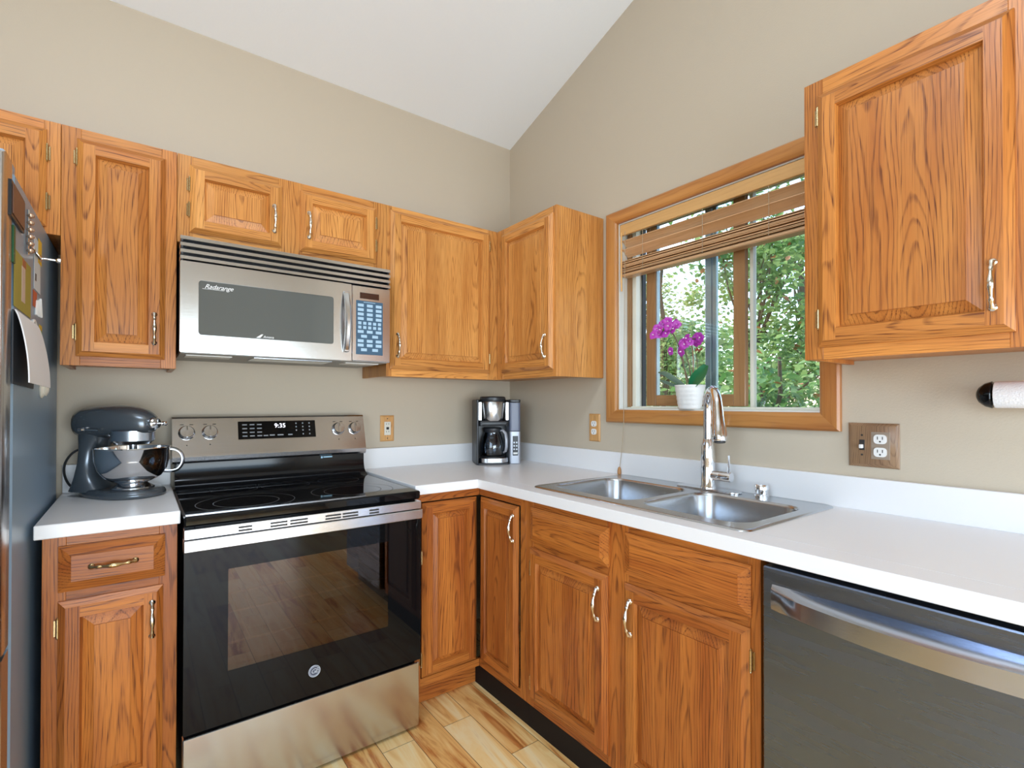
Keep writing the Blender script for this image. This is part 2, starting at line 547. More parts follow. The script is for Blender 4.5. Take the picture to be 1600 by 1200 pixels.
    def prism(s, poly, axis, a0, a1, mat=0, grain='z', b=0.0, tone=None):
        """extrude a polygon given in the two other axes (in xyz order)"""
        def P(u, v, w):
            return {'x': (w, u, v), 'y': (u, w, v), 'z': (u, v, w)}[axis]
        c = (sum(p[0] for p in poly)/len(poly), sum(p[1] for p in poly)/len(poly))
        def sh(p):
            dx, dy = p[0]-c[0], p[1]-c[1]
            l = math.hypot(dx, dy) or 1
            return (p[0]-dx/l*b, p[1]-dy/l*b)
        sq = [sh(p) for p in poly]
        if b > 0:
            rings = [[P(*p, a0) for p in sq], [P(*p, a0+b) for p in poly], [P(*p, a1-b) for p in poly], [P(*p, a1) for p in sq]]
        else:
            rings = [[P(*p, a0) for p in poly], [P(*p, a1) for p in poly]]
        return s.loft(rings, mat, True, True, grain, tone)

    def merge(s, verts, faces, mat=0):
        return s.add(verts, faces, mat)

    def build(s, name, mats, parent=None, frame=None, smooth=35):
        """frame None: world axes; 'R': drawn facing the right-hand wall (x runs along -y, y into the wall)"""
        me = bpy.data.meshes.new(name)
        V = [Vector(v) for v in s.V]
        if frame == 'R':
            V = [Vector((v.y, -v.x, v.z)) for v in V]
        elif frame is not None:
            V = [frame @ v for v in V]
        if parent is not None:
            inv = MATS[root_of(parent).name].inverted()
            V = [inv @ v for v in V]
        me.from_pydata(V, [], s.F)
        for i, p in enumerate(me.polygons):
            p.material_index = s.M[i]
        ms = mats if isinstance(mats, (list, tuple)) else [mats]
        for mm in ms:
            me.materials.append(mm)
        g = me.attributes.new('grain', 'FLOAT_VECTOR', 'POINT')
        g.data.foreach_set('vector', [c for v in s.G for c in v])
        g = me.attributes.new('pith', 'FLOAT_VECTOR', 'POINT')
        g.data.foreach_set('vector', [c for v in s.P for c in v])
        g = me.attributes.new('tone', 'FLOAT', 'POINT')
        g.data.foreach_set('value', s.T)
        import bmesh
        bm = bmesh.new()
        bm.from_mesh(me)
        bmesh.ops.recalc_face_normals(bm, faces=bm.faces)
        bm.to_mesh(me)
        bm.free()
        if smooth:
            me.polygons.foreach_set('use_smooth', [True]*len(me.polygons))
            me.set_sharp_from_angle(angle=math.radians(smooth))
        o = bpy.data.objects.new(name, me)
        COL.objects.link(o)
        if parent is not None:
            o.parent = parent
        return o

MATS = {}
def root_of(o):
    while o.parent is not None:
        o = o.parent
    return o

def thing(name, label, cat, loc=(0, 0, 0), rotz=0.0, group=None):
    o = bpy.data.objects.new(name, None)
    COL.objects.link(o)
    o.location = loc
    o.rotation_euler = (0, 0, rotz)
    o.empty_display_size = 0.05
    o['label'] = label
    o['category'] = cat
    if group:
        o['group'] = group
    MATS[o.name] = Matrix.Translation(loc) @ Matrix.Rotation(rotz, 4, 'Z')
    return o

def tag(o, label, cat, group=None):
    o['label'] = label
    o['category'] = cat
    if group:
        o['group'] = group
    return o

def struct(o, label, cat):
    o['kind'] = 'structure'
    o['label'] = label
    o['category'] = cat
    return o

def txt(body, size, extrude=0.0004, shear=0.0, spacing=1.0):
    """letters as mesh data centred on the origin in the x-z plane, reading from -y"""
    c = bpy.data.curves.new('lettering', 'FONT')
    c.body = body
    c.size = size
    c.extrude = extrude
    c.shear = shear
    c.space_character = spacing
    c.align_x = 'CENTER'
    c.align_y = 'CENTER'
    c.resolution_u = 3
    o = bpy.data.objects.new('lettering', c)
    COL.objects.link(o)
    bpy.context.view_layer.update()
    me = bpy.data.meshes.new_from_object(o.evaluated_get(bpy.context.evaluated_depsgraph_get()))
    vs = [Vector((v.co.x, -v.co.z, v.co.y)) for v in me.vertices]
    fs = [tuple(p.vertices) for p in me.polygons]
    bpy.data.objects.remove(o)
    bpy.data.curves.remove(c)
    bpy.data.meshes.remove(me)
    return vs, fs

def put_text(mb, t, at, mat=0, rot=None):
    vs, fs = t
    mb.add([(rot @ v if rot else v)+Vector(at) for v in vs], fs, mat)

def rrect(x0, x1, y0, y1, r, n=6):
    pts = []
    for cx, cy, a in ((x1-r, y1-r, 0), (x0+r, y1-r, 90), (x0+r, y0+r, 180), (x1-r, y0+r, 270)):
        for i in range(n+1):
            t = math.radians(a+90*i/n)
            pts.append((cx+r*math.cos(t), cy+r*math.sin(t)))
    return pts

# ------------------------------------------------------------------ room shell
RX0, RY0 = -4.3, -5.2
CB, CS = 2.778, 0.317          # ceiling height at the back wall, its rise per metre towards the viewer
WT = 0.15
OY0, OY1, OZ0, OZ1 = 0.862, 1.732, 1.212, 2.079     # kitchen window opening (along -y)

def cz(y):
    return CB-CS*y

fl = MB().box(RX0-WT, WT, RY0-WT, WT, -0.12, 0, 0).build('floor', FLOORM, smooth=0)
struct(fl, 'honey coloured hardwood plank floor', 'floor')
ce = MB()
ce.prism([(RY0-WT, cz(RY0-WT)), (WT, cz(WT)), (WT, cz(WT)+0.12), (RY0-WT, cz(RY0-WT)+0.12)], 'x', RX0-WT, WT)
struct(ce.build('ceiling', CEILM, smooth=0), 'white sloping vaulted ceiling', 'ceiling')
struct(MB().box(-3.1, -2.97, -1.5, 0, 0, 2.75, 0).build('light_block_wall', WALLM, smooth=0), 'added unseen beige wall left of the refrigerator, blocking window light', 'wall')  # unseen wall added to keep left window light off the back wall
struct(MB().box(RX0-WT, 0, 0, WT, 0, CB, 0).build('wall_back', WALLM, smooth=0), 'beige wall behind the range', 'wall')
w = MB()
w.box(0, WT, RY0, WT, 0, OZ0, 0)
w.box(0, WT, -OY0, WT, OZ0, OZ1, 0)
w.box(0, WT, RY0, -OY1, OZ0, OZ1, 0)
w.prism([(RY0, OZ1), (WT, OZ1), (WT, cz(WT)), (RY0, cz(RY0))], 'x', 0, WT)
struct(w.build('wall_right', WALLM, smooth=0), 'beige wall with the sink window', 'wall')
w = MB()
w.box(RX0-WT, RX0, RY0, 0, 0, 0.75, 0)
w.box(RX0-WT, RX0, RY0, -4.95, 0.75, 2.75, 0)
w.box(RX0-WT, RX0, -1.85, 0, 0.75, 2.75, 0)
w.prism([(RY0, 2.75), (0, 2.75), (0, cz(0)), (RY0, cz(RY0))], 'x', RX0-WT, RX0)
struct(w.build('wall_left', WALLM, smooth=0), 'beige wall on the left of the room', 'wall')
w = MB()
w.box(RX0-WT, -3.05, RY0-WT, RY0, 0, 4.4, 0)
w.box(-0.25, WT, RY0-WT, RY0, 0, 4.4, 0)
w.box(-3.05, -0.25, RY0-WT, RY0, 2.04, 4.4, 0)
struct(w.build('wall_front', WALLM, smooth=0), 'beige wall behind the viewer', 'wall')

# openings behind the viewer: left window, patio door added for the frontal fill, clerestory
def frame_bars(mb, horiz, u0, u1, z0, z1, d0, d1, t, bars):
    """flat frame with mullions; horiz 'x' or 'y' is the axis along the wall"""
    def B(a, b, c, d):
        if horiz == 'x':
            mb.box(a, b, d0, d1, c, d)
        else:
            mb.box(d0, d1, a, b, c, d)
    B(u0, u1, z0, z0+t); B(u0, u1, z1-t, z1); B(u0, u0+t, z0+t, z1-t); B(u1-t, u1, z0+t, z1-t)
    for q in bars:
        B(q-t/2, q+t/2, z0+t, z1-t)

fm = MB(); frame_bars(fm, 'y', -4.95, -1.85, 0.75, 2.75, RX0-0.09, RX0-0.02, 0.06, (-3.9, -2.9))
struct(fm.build('window_2', CREAM), 'wide white window in the left wall', 'window')
fm = MB(); frame_bars(fm, 'x', -3.05, -0.25, 0.0, 2.04, RY0-0.09, RY0-0.02, 0.07, (-1.65,))
struct(fm.build('added_door_frame', CREAM), 'added patio door frame behind the viewer, around the fill lamp', 'door')
t = thing('added_fill_fixture', 'added slim white fill lamp hung unseen above the viewer', 'fill light', (-2.05, -1.95, 3.12))  # unseen fixture made up to carry the overhead fill
mb = MB(); mb.box(-2.68, -1.42, -2.17, -1.73, 3.112, 3.14, 0.004); mb.build('fill_lamp_housing', WHITEPL, t)
for x in (-2.5, -1.6):
    mb = MB(); mb.tube([(x, -1.95, 3.14), (x, -1.95, cz(-1.95)-0.001)], 0.006, 8); mb.build('hanging_rod', WHITEPL, t)

# ------------------------------------------------------------------ kitchen window (drawn facing the right wall: x = -world y, y = world x)
win = thing('window_1', 'sliding kitchen window with stained wood casing above the sink', 'window', (0, -1.297, OZ0), -PI/2)
win['kind'] = 'structure'
T0, T1, TZ0, TZ1 = 0.797, 1.792, 1.153, 2.136
c = MB()
def casing_piece(mb, pts, grain):
    """one mitred board of the casing: outer edge pts[0:2], inner edge pts[2:4] in x-z"""
    (a, b2, c2, d) = [Vector((p[0], 0, p[1])) for p in pts]
    rings = []
    for f, y in ((0, -0.0005), (0, -0.016), (0.12, -0.022), (0.78, -0.022), (0.92, -0.017), (1, -0.013), (1, -0.0005)):
        p, q = a.lerp(d, f), b2.lerp(c2, f)
        rings.append([(p.x, y, p.z), (q.x, y, q.z)])
    n = len(rings)
    vs = [v for r in rings for v in r]
    fs = [(2*i, 2*i+1, 2*i+3, 2*i+2) for i in range(n-1)]+[(0, 2*n-2, 2*n-1, 1)]
    fs += [tuple(2*i for i in range(n)), tuple(2*i+1 for i in range(n))[::-1]]
    mb.add(vs, fs, 0, grain)
casing_piece(c, [(T0, TZ0), (T0, TZ1), (OY0, OZ1), (OY0, OZ0)], 'z')
casing_piece(c, [(T1, TZ1), (T1, TZ0), (OY1, OZ0), (OY1, OZ1)], 'z')
casing_piece(c, [(T0, TZ1), (T1, TZ1), (OY1, OZ1), (OY0, OZ1)], 'x')
casing_piece(c, [(T1, TZ0), (T0, TZ0), (OY0, OZ0), (OY1, OZ0)], 'x')
c.build('window_casing', TRIMW, win, 'R')
c = MB()
c.box(OY0, OY0+0.006, 0, 0.15, OZ0+0.006, OZ1-0.006, 0.0005)
c.box(OY1-0.006, OY1, 0, 0.15, OZ0+0.006, OZ1-0.006, 0.0005)
c.box(OY0, OY1, 0, 0.15, OZ1-0.006, OZ1, 0.0005)
c.box(OY0, OY1, 0, 0.15, OZ0, OZ0+0.006, 0.0005)
c.build('window_jamb', JAMBW, win, 'R')
F0, F1, FZ0, FZ1 = OY0+0.006, OY1-0.006, OZ0+0.006, OZ1-0.006
c = MB()
c.box(F0, F0+0.022, 0.052, 0.066, FZ0+0.006, FZ1)
c.box(F1-0.014, F1, 0.052, 0.066, FZ0+0.006, FZ1)
c.build('window_stop', SASHW, win, 'R')
c = MB()
c.box(F0, F0+0.042, 0.066, 0.128, FZ0, FZ1); c.box(F1-0.020, F1, 0.066, 0.128, FZ0, FZ1)
c.box(F0, F1, 0.055, 0.128, FZ0, FZ0+0.010); c.box(F0, F1, 0.094, 0.128, FZ1-0.012, FZ1)
c.box(F0+0.046, F0+0.052, 0.10, 0.128, FZ0, FZ1, mat=1)
c.build('window_frame', [CREAM, SLOTM], win, 'R')
S0, S1, SZ0, SZ1 = 0.968, 1.437, FZ0+0.012, FZ1-0.006
c = MB()
c.box(S0, S0+0.052, 0.066, 0.092, SZ0, SZ1, 0.002)
c.box(S1-0.048, S1, 0.066, 0.092, SZ0, SZ1, 0.002)
c.box(S0+0.052, S1-0.048, 0.068, 0.090, SZ0, SZ0+0.048, 0.002, grain='x')
c.box(S0+0.052, S1-0.048, 0.068, 0.090, SZ1-0.022, SZ1, 0.002, grain='x')
sash = c.build('window_sash', SASHW, win, 'R')
MB().box(S0+0.052, S0+0.058, 0.070, 0.090, SZ0+0.048, SZ1-0.022, 0.001).build('window_gasket', ALU, sash, 'R')
MB().box(S0+0.05, S1-0.046, 0.078, 0.082, SZ0+0.046, SZ1-0.020, 0).build('window_pane', GLASS, sash, 'R')
c = MB()
c.box(1.245, 1.272, 0.100, 0.122, FZ0+0.01, FZ1-0.012, 0.002); c.box(1.275, 1.292, 0.106, 0.124, FZ0+0.01, FZ1-0.012, 0.002)
c.box(1.440, 1.453, 0.096, 0.122, FZ0+0.01, FZ1-0.012, 0.001, mat=1)
c.build('window_mullion', [ALU, CREAM], win, 'R')
MB().box(1.29, F1-0.02, 0.112, 0.116, FZ0+0.01, FZ1-0.012, 0).build('window_pane', GLASS, win, 'R')

# ------------------------------------------------------------------ joinery helpers (all in facing coordinates: x right, y into the wall, z up)
CUR = [OAK]
def add_door(mb, x0, x1, z0, z1, yb, t=0.019, sw=0.052, ch=0.015, bv=0.026, boards=0.105):
    """frame-and-raised-panel door, outer edge chamfered"""
    bd = 0.005
    H = {'e0': 0.0, 'e1': 0.006, 'f': t, 'g': 0.0055, 'p': 0.0185}
    def P(x, z, h):
        return (x, yb-h, z)
    W, Z = x1-x0, z1-z0
    def mitre(side, d0, h0, d1, h1):
        def q(d, h, e):
            return {'l': P(x0+d, (z0+d) if e == 0 else (z1-d), h), 'r': P(x1-d, (z0+d) if e == 0 else (z1-d), h),
                    'b': P((x0+d) if e == 0 else (x1-d), z0+d, h), 't': P((x0+d) if e == 0 else (x1-d), z1-d, h)}[side]
        return [q(d0, h0, 0), q(d0, h0, 1), q(d1, h1, 1), q(d1, h1, 0)]
    for side in 'lrbt':
        vs, fs = [], []
        for d0, h0, d1, h1 in ((0, 0, 0, H['e1']), (0, H['e1'], ch, t-0.001), (ch, t-0.001, ch+0.0015, t), (sw-bd, t, sw, H['g'])):
            i = len(vs)
            vs += mitre(side, d0, h0, d1, h1)
            fs.append((i, i+1, i+2, i+3))
        i = len(vs)
        a, b = ch+0.0015, sw-bd
        if side == 'l':
            vs += [P(x0+a, z0+a, t), P(x0+b, z0+a, t), P(x0+b, z1-a, t), P(x0+a, z1-a, t)]
        elif side == 'r':
            vs += [P(x1-b, z0+a, t), P(x1-a, z0+a, t), P(x1-a, z1-a, t), P(x1-b, z1-a, t)]
        elif side == 'b':
            vs += [P(x0+b, z0+a, t), P(x1-b, z0+a, t), P(x1-b, z0+b, t), P(x0+b, z0+b, t)]
        else:
            vs += [P(x0+b, z1-b, t), P(x1-b, z1-b, t), P(x1-b, z1-a, t), P(x0+b, z1-a, t)]
        fs.append((i, i+1, i+2, i+3))
        mb.add(vs, fs, 0, 'z' if side in 'lr' else 'x')
    # raised panel of glued boards
    a0, a1, b0, b1 = x0+sw, x1-sw, z0+sw, z1-sw
    i0, i1, j0, j1 = a0+bv, a1-bv, b0+bv, b1-bv
    n = max(1, round((i1-i0)/boards))
    g, p, s = H['g'], H['p'], 0.0120
    cuts = [i0]+[i0+(i1-i0)*(k+random.uniform(-0.15, 0.15))/n for k in range(1, n)]+[i1]
    base = random.uniform(0.94, 1.06)
    for k in range(n):
        c0, c1 = cuts[k], cuts[k+1]
        first, last = k == 0, k == n-1
        o0, o1 = (a0 if first else c0), (a1 if last else c1)
        vs = [P(c0, j0, p), P(c1, j0, p), P(c1, j1, p), P(c0, j1, p),
              P(c0, j0, s+0.002), P(c1, j0, s+0.002), P(c1, j1, s+0.002), P(c0, j1, s+0.002),
              P(o0, b0, g), P(o1, b0, g), P(o1, b1, g), P(o0, b1, g)]
        fs = [(0, 1, 2, 3), (4, 5, 1, 0), (3, 2, 6, 7), (8, 9, 5, 4), (7, 6, 10, 11)]
        if first:
            fs += [(8, 4, 7, 11), (4, 0, 3, 7)]
        if last:
            fs += [(5, 9, 10, 6), (1, 5, 6, 2)]
        mb.add(vs, fs, 0, 'z', base*random.uniform(0.95, 1.05))
    mb.add([P(x0, z0, 0), P(x1, z0, 0), P(x1, z1, 0), P(x0, z1, 0)], [(0, 1, 2, 3)], 0, 'z')

def add_slab(mb, x0, x1, z0, z1, yb, t=0.019, bw=0.028):
    """slab drawer front with a wide bevelled border"""
    def P(x, z, h):
        return (x, yb-h, z)
    rings = []
    for d, h in ((0, 0), (0, 0.006), (bw, t-0.0025), (bw, t)):
        rings.append([P(x0+d, z0+d, h), P(x1-d, z0+d, h), P(x1-d, z1-d, h), P(x0+d, z1-d, h)])
    mb.loft(rings, 0, True, True, 'x')

def pull(parent, x, z, yf, frame, vertical=True, L=0.098, mat=None):
    """spindle bow pull on two rosettes"""
    mb = MB()
    n = 25
    path, rad = [], []
    for i in range(n):
        u = i/(n-1)
        q = (u-0.5)*L
        out = 0.007+0.015*math.sin(PI*u)**0.8
        e = abs(u-0.5)*2
        r = 0.0031+0.0040*math.exp(-((e)/0.34)**2)+0.0026*math.exp(-((e-0.70)/0.10)**2)+0.0030*math.exp(-((e-1.0)/0.13)**2)
        path.append((x, yf-out, z+q) if vertical else (x+q, yf-out, z))
        rad.append(r)
    mb.tube(path, rad, 12)
    for sgn in (-1, 1):
        cx, czz = (x, z+sgn*L/2) if vertical else (x+sgn*L/2, z)
        mb.lathe([(0.0001, 0.0), (0.0075, 0.0), (0.0085, -0.002), (0.0065, -0.0045), (0.004, -0.006), (0.0045, -0.010), (0.0001, -0.012)], (cx, yf, czz), 'y', 14, cap=False)
    return mb.build('handle', mat or NICKEL, parent, frame)

def hinge(parent, x, z, yf, frame, side=1, L=0.052):
    """small exposed barrel hinge; side is the direction of the leaf on the face frame"""
    mb = MB()
    mb.box(x, x+side*0.008, yf-0.002, yf, z-L/2+0.004, z+L/2-0.004, 0.0006)
    mb.lathe([(0.0005, -L/2-0.004), (0.003, -L/2-0.002), (0.0022, -L/2), (0.0042, -L/2+0.001), (0.0042, -L/6), (0.0036, -L/6), (0.0036, -L/6+0.001), (0.0042, -L/6+0.001), (0.0042, L/6),
              (0.0036, L/6), (0.0036, L/6+0.001), (0.0042, L/6+0.001), (0.0042, L/2-0.001), (0.0022, L/2), (0.003, L/2+0.002), (0.0005, L/2+0.004)], (x-side*0.0005, yf-0.005, z), 'z', 12)
    return mb.build('hinge', BRASS, parent, frame)

def door_part(parent, x0, x1, z0, z1, yb, frame, hx=None, hz=None, hinges=(), hside=-1, name='door', bv=0.026, sw=0.052):
    mb = MB()
    add_door(mb, x0, x1, z0, z1, yb, bv=bv, sw=sw)
    d = mb.build(name, CUR[0], parent, frame, smooth=12)
    if hx is not None:
        pull(d, hx, hz, yb-0.019, frame)
    for z in hinges:
        hinge(d, x0-0.001 if hside < 0 else x1+0.001, z, yb, frame, hside)
    return d

def drawer_part(parent, x0, x1, z0, z1, yb, frame, handle=True, name='drawer_front'):
    mb = MB()
    add_slab(mb, x0, x1, z0, z1, yb)
    d = mb.build(name, CUR[0], parent, frame, smooth=12)
    if handle:
        pull(d, (x0+x1)/2, (z0+z1)/2, yb-0.019, frame, False, mat=BRASS)
    return d

def face_frame(mb, x0, x1, z0, z1, yf, stiles, rails, t=0.019):
    """stiles: (x0,x1) full height; rails: (x0,x1,z0,z1)"""
    for a, b in stiles:
        mb.box(a, b, yf, yf+t, z0, z1, 0.0008)
    for a, b, c, d in rails:
        mb.box(a, b, yf+0.0003, yf+t, c, d, 0.0008, grain='x')

def carcass(mb, x0, x1, yf, z0, z1, bottom, t=0.016):
    mb.box(x0, x0+t, yf, -0.002, z0, z1, 0.0005)
    mb.box(x1-t, x1, yf, -0.002, z0, z1, 0.0005)
    mb.box(x0+t, x1-t, yf, -0.002, bottom, bottom+t, 0.0005, grain='x')
    mb.box(x0+t, x1-t, yf, -0.002, z1-t, z1, 0.0005, grain='x')
    mb.box(x0+t, x1-t, -0.008, -0.002, bottom+t, z1-t, 0.0005)

UF, UB, UT = -0.303, 1.362, 2.133
YF = UF
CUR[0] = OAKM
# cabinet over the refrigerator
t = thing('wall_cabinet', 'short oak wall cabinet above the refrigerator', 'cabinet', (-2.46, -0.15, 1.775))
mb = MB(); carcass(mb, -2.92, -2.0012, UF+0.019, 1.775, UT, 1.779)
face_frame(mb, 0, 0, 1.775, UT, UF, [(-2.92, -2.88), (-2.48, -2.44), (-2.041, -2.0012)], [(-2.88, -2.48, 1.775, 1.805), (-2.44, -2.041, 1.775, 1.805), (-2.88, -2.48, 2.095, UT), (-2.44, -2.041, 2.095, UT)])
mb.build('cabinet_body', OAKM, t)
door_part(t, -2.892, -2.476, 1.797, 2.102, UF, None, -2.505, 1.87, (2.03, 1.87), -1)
door_part(t, -2.446, -2.034, 1.797, 2.102, UF, None, -2.417, 1.87, (2.03, 1.875), 1)
# tall narrow one
t = thing('wall_cabinet', 'tall narrow oak wall cabinet above the stand mixer', 'cabinet', (-1.846, -0.15, UB))
mb = MB(); carcass(mb, -2.0, -1.6925, UF+0.019, UB+0.001, UT, UB+0.012)
face_frame(mb, 0, 0, UB, UT, UF, [(-2.0, -1.952), (-1.737, -1.6925)], [(-1.952, -1.737, UB, 1.402), (-1.952, -1.737, 2.088, UT)])
mb.build('cabinet_body', OAKM, t)
door_part(t, -1.962, -1.725, 1.392, 2.098, UF, None, -1.756, 1.497, (2.037, 1.470), -1)
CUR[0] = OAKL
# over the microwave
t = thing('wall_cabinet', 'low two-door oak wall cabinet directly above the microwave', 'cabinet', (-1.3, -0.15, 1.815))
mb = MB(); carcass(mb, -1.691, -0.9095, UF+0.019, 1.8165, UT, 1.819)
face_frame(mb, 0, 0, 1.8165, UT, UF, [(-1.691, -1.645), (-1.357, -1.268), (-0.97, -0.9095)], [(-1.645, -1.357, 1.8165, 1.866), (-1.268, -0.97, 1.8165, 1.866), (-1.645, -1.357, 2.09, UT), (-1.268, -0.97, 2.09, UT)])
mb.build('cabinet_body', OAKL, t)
door_part(t, -1.655, -1.347, 1.856, 2.100, UF, None, -1.376, 1.962, (2.029, 1.937), -1, sw=0.05)
door_part(t, -1.278, -0.960, 1.858, 2.102, UF, None, -1.246, 1.964, (2.036, 1.936), 1, sw=0.05)
# corner L-shaped wall cabinet
t = thing('wall_cabinet', 'L-shaped oak corner wall cabinet above the coffee maker', 'cabinet', (-0.3, -0.3, UB))
mb = MB()
EY = -0.767
mb.box(-0.9085, -0.8925, UF+0.019, -0.002, UB+0.001, UT, 0.0005)
mb.prism([(-0.892, -0.002), (-0.892, UF+0.019), (UF+0.019, UF+0.019), (UF+0.019, EY+0.016), (-0.002, EY+0.016), (-0.002, -0.002)], 'z', UB+0.011, UB+0.027, grain='x')
mb.prism([(-0.892, -0.002), (-0.892, UF+0.019), (UF+0.019, UF+0.019), (UF+0.019, EY+0.016), (-0.002, EY+0.016), (-0.002, -0.002)], 'z', UT-0.016, UT, grain='x')
mb.box(UF+0.019, -0.002, EY, EY+0.016, UB+0.001, UT, 0.0005)
face_frame(mb, 0, 0, UB, UT, UF, [(-0.9085, -0.884), (-0.362, UF)], [(-0.884, -0.362, UB, 1.405), (-0.884, -0.362, 2.104, UT)])
mb.build('cabinet_body', OAKL, t)
mb = MB()
face_frame(mb, 0, 0, UB, UT, UF, [(0.303, 0.358), (0.742, -EY)], [(0.358, 0.742, UB, 1.405), (0.358, 0.742, 2.09, UT)])
mb.build('face_frame', OAKL, t, 'R')
door_part(t, -0.894, -0.354, 1.395, 2.114, UF, None, -0.862, 1.503, (2.046, 1.469), 1)
door_part(t, 0.352, 0.749, 1.395, 2.102, UF, 'R', 0.708, 1.502, (2.046, 1.469), -1)
CUR[0] = OAKM
# near cabinet on the window wall
t = thing('wall_cabinet', 'large oak wall cabinet to the right of the window', 'cabinet', (-0.15, -2.235, UB), -PI/2)
mb = MB(); carcass(mb, 1.811, 2.66, UF+0.019, UB+0.001, 2.129, UB+0.012)
face_frame(mb, 0, 0, UB, 2.129, UF, [(1.811, 1.858), (2.224, 2.30), (2.615, 2.66)], [(1.858, 2.224, UB, 1.405), (2.30, 2.615, UB, 1.405), (1.858, 2.224, 2.074, 2.129), (2.30, 2.615, 2.074, 2.129)])
mb.build('cabinet_body', OAKM, t, 'R')
door_part(t, 1.848, 2.234, 1.395, 2.084, UF, 'R', 2.200, 1.498, (2.027, 1.472), -1)
door_part(t, 2.29, 2.625, 1.395, 2.084, UF, 'R', 2.325, 1.498, (2.027, 1.472), 1)

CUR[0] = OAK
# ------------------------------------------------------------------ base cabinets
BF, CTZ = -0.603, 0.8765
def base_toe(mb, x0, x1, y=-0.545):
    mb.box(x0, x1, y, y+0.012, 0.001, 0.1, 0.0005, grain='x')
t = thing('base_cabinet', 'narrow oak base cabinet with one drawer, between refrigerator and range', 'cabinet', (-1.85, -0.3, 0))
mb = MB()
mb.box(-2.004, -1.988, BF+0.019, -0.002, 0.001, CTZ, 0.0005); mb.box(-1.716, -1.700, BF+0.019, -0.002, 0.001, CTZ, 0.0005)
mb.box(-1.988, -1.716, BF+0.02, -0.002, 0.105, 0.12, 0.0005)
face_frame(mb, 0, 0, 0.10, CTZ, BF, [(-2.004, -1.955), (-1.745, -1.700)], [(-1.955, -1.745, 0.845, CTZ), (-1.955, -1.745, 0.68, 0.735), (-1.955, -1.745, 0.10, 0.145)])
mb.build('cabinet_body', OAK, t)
mb = MB(); base_toe(mb, -1.988, -1.716); mb.build('toe_kick', DARKTOE, t)
drawer_part(t, -1.971, -1.731, 0.722, 0.848, BF, None)
door_part(t, -1.971, -1.735, 0.133, 0.697, BF, None, -1.762, 0.603, (0.625, 0.20), -1)
# corner cabinet with folding L door
t = thing('base_cabinet', 'oak corner base cabinet with a folding two-leaf door beside the range', 'cabinet', (-0.45, -0.45, 0))
mb = MB()
mb.box(-0.926, -0.910, BF+0.019, -0.03, 0.001, CTZ, 0.0005)
face_frame(mb, 0, 0, 0.10, CTZ, BF, [(-0.926, -0.884)], [(-0.884, BF, 0.842, CTZ), (-0.884, BF, 0.10, 0.132)])
mb.build('cabinet_body', OAK, t)
mb = MB()
face_frame(mb, 0, 0, 0.10, CTZ, BF, [(0.896, 0.930)], [(0.603, 0.896, 0.842, CTZ), (0.603, 0.896, 0.10, 0.132)])
mb.build('face_frame', OAK, t, 'R')
mb = MB(); mb.box(-0.926, -0.545, -0.545, -0.533, 0.001, 0.10, 0.0005, grain='x'); mb.build('toe_kick', OAK, t)
mb = MB(); mb.box(0.5455, 0.930, -0.588, -0.560, 0.001, 0.0985, 0.0005, grain='x'); mb.build('toe_kick', DARKTOE, t, 'R')
door_part(t, -0.882, -0.6235, 0.138, 0.838, BF, None, hinges=(0.62, 0.21), hside=-1, bv=0.020, sw=0.048)
door_part(t, 0.6235, 0.888, 0.138, 0.838, BF, 'R', 0.872, 0.752, bv=0.020, sw=0.048)
# sink cabinet
t = thing('base_cabinet', 'wide oak sink base cabinet with two false drawer fronts and two doors', 'cabinet', (-0.3, -1.385, 0), -PI/2)
mb = MB()
mb.box(0.9305, 0.9465, BF+0.019, -0.03, 0.10, CTZ, 0.0005); mb.box(1.823, 1.839, BF+0.019, -0.03, 0.10, CTZ, 0.0005)
mb.box(0.9465, 1.823, BF+0.02, -0.03, 0.105, 0.12, 0.0005)
face_frame(mb, 0, 0, 0.10, CTZ, BF, [(0.9305, 0.975), (1.349, 1.435), (1.808, 1.839)], [(0.975, 1.349, 0.845, CTZ), (1.435, 1.808, 0.845, CTZ), (0.975, 1.349, 0.685, 0.735), (1.435, 1.808, 0.685, 0.735), (0.975, 1.349, 0.10, 0.142), (1.435, 1.808, 0.10, 0.142)])
mb.build('cabinet_body', OAK, t, 'R')
mb = MB(); base_toe(mb, 0.9305, 1.839, -0.588); mb.build('toe_kick', DARKTOE, t, 'R')
drawer_part(t, 0.965, 1.359, 0.724, 0.850, BF, 'R', False, 'false_drawer_front')
drawer_part(t, 1.425, 1.818, 0.724, 0.850, BF, 'R', False, 'false_drawer_front')
door_part(t, 0.963, 1.357, 0.132, 0.698, BF, 'R', 1.324, 0.603, (0.62, 0.19), -1)
door_part(t, 1.423, 1.816, 0.132, 0.698, BF, 'R', 1.456, 0.603, (0.62, 0.19), 1)

# ------------------------------------------------------------------ countertops
CZ = 0.915
CFY = -0.632
t = thing('countertop', 'small white laminate countertop under the stand mixer', 'countertop', (-1.85, -0.3, CTZ))
mb = MB(); mb.box(-2.018, -1.694, CFY, -0.0015, CTZ+0.0005, CZ, 0.002); mb.build('worktop', LAM, t)
mb = MB(); mb.box(-2.018, -1.694, -0.021, -0.0015, CZ, 1.015, 0.0015); mb.build('backsplash', LAM, t)
t = thing('countertop', 'long L-shaped white laminate countertop around the sink', 'countertop', (-0.3, -1.0, CTZ))
CUT = (-0.548, -0.046, -1.770, -0.932)   # sink cut-out x0,x1,y0,y1
CEND = -2.50
mb = MB()
mb.box(-0.922, CUT[0], CFY, -0.0015, CTZ+0.0005, CZ, 0.002)
mb.box(CUT[0], -0.0015, CUT[3], -0.0015, CTZ+0.0005, CZ, 0)
mb.box(CFY, CUT[0], CEND, CFY, CTZ+0.0005, CZ, 0.0015)
mb.box(CUT[1], -0.0015, CUT[2], CUT[3], CTZ+0.0005, CZ, 0)
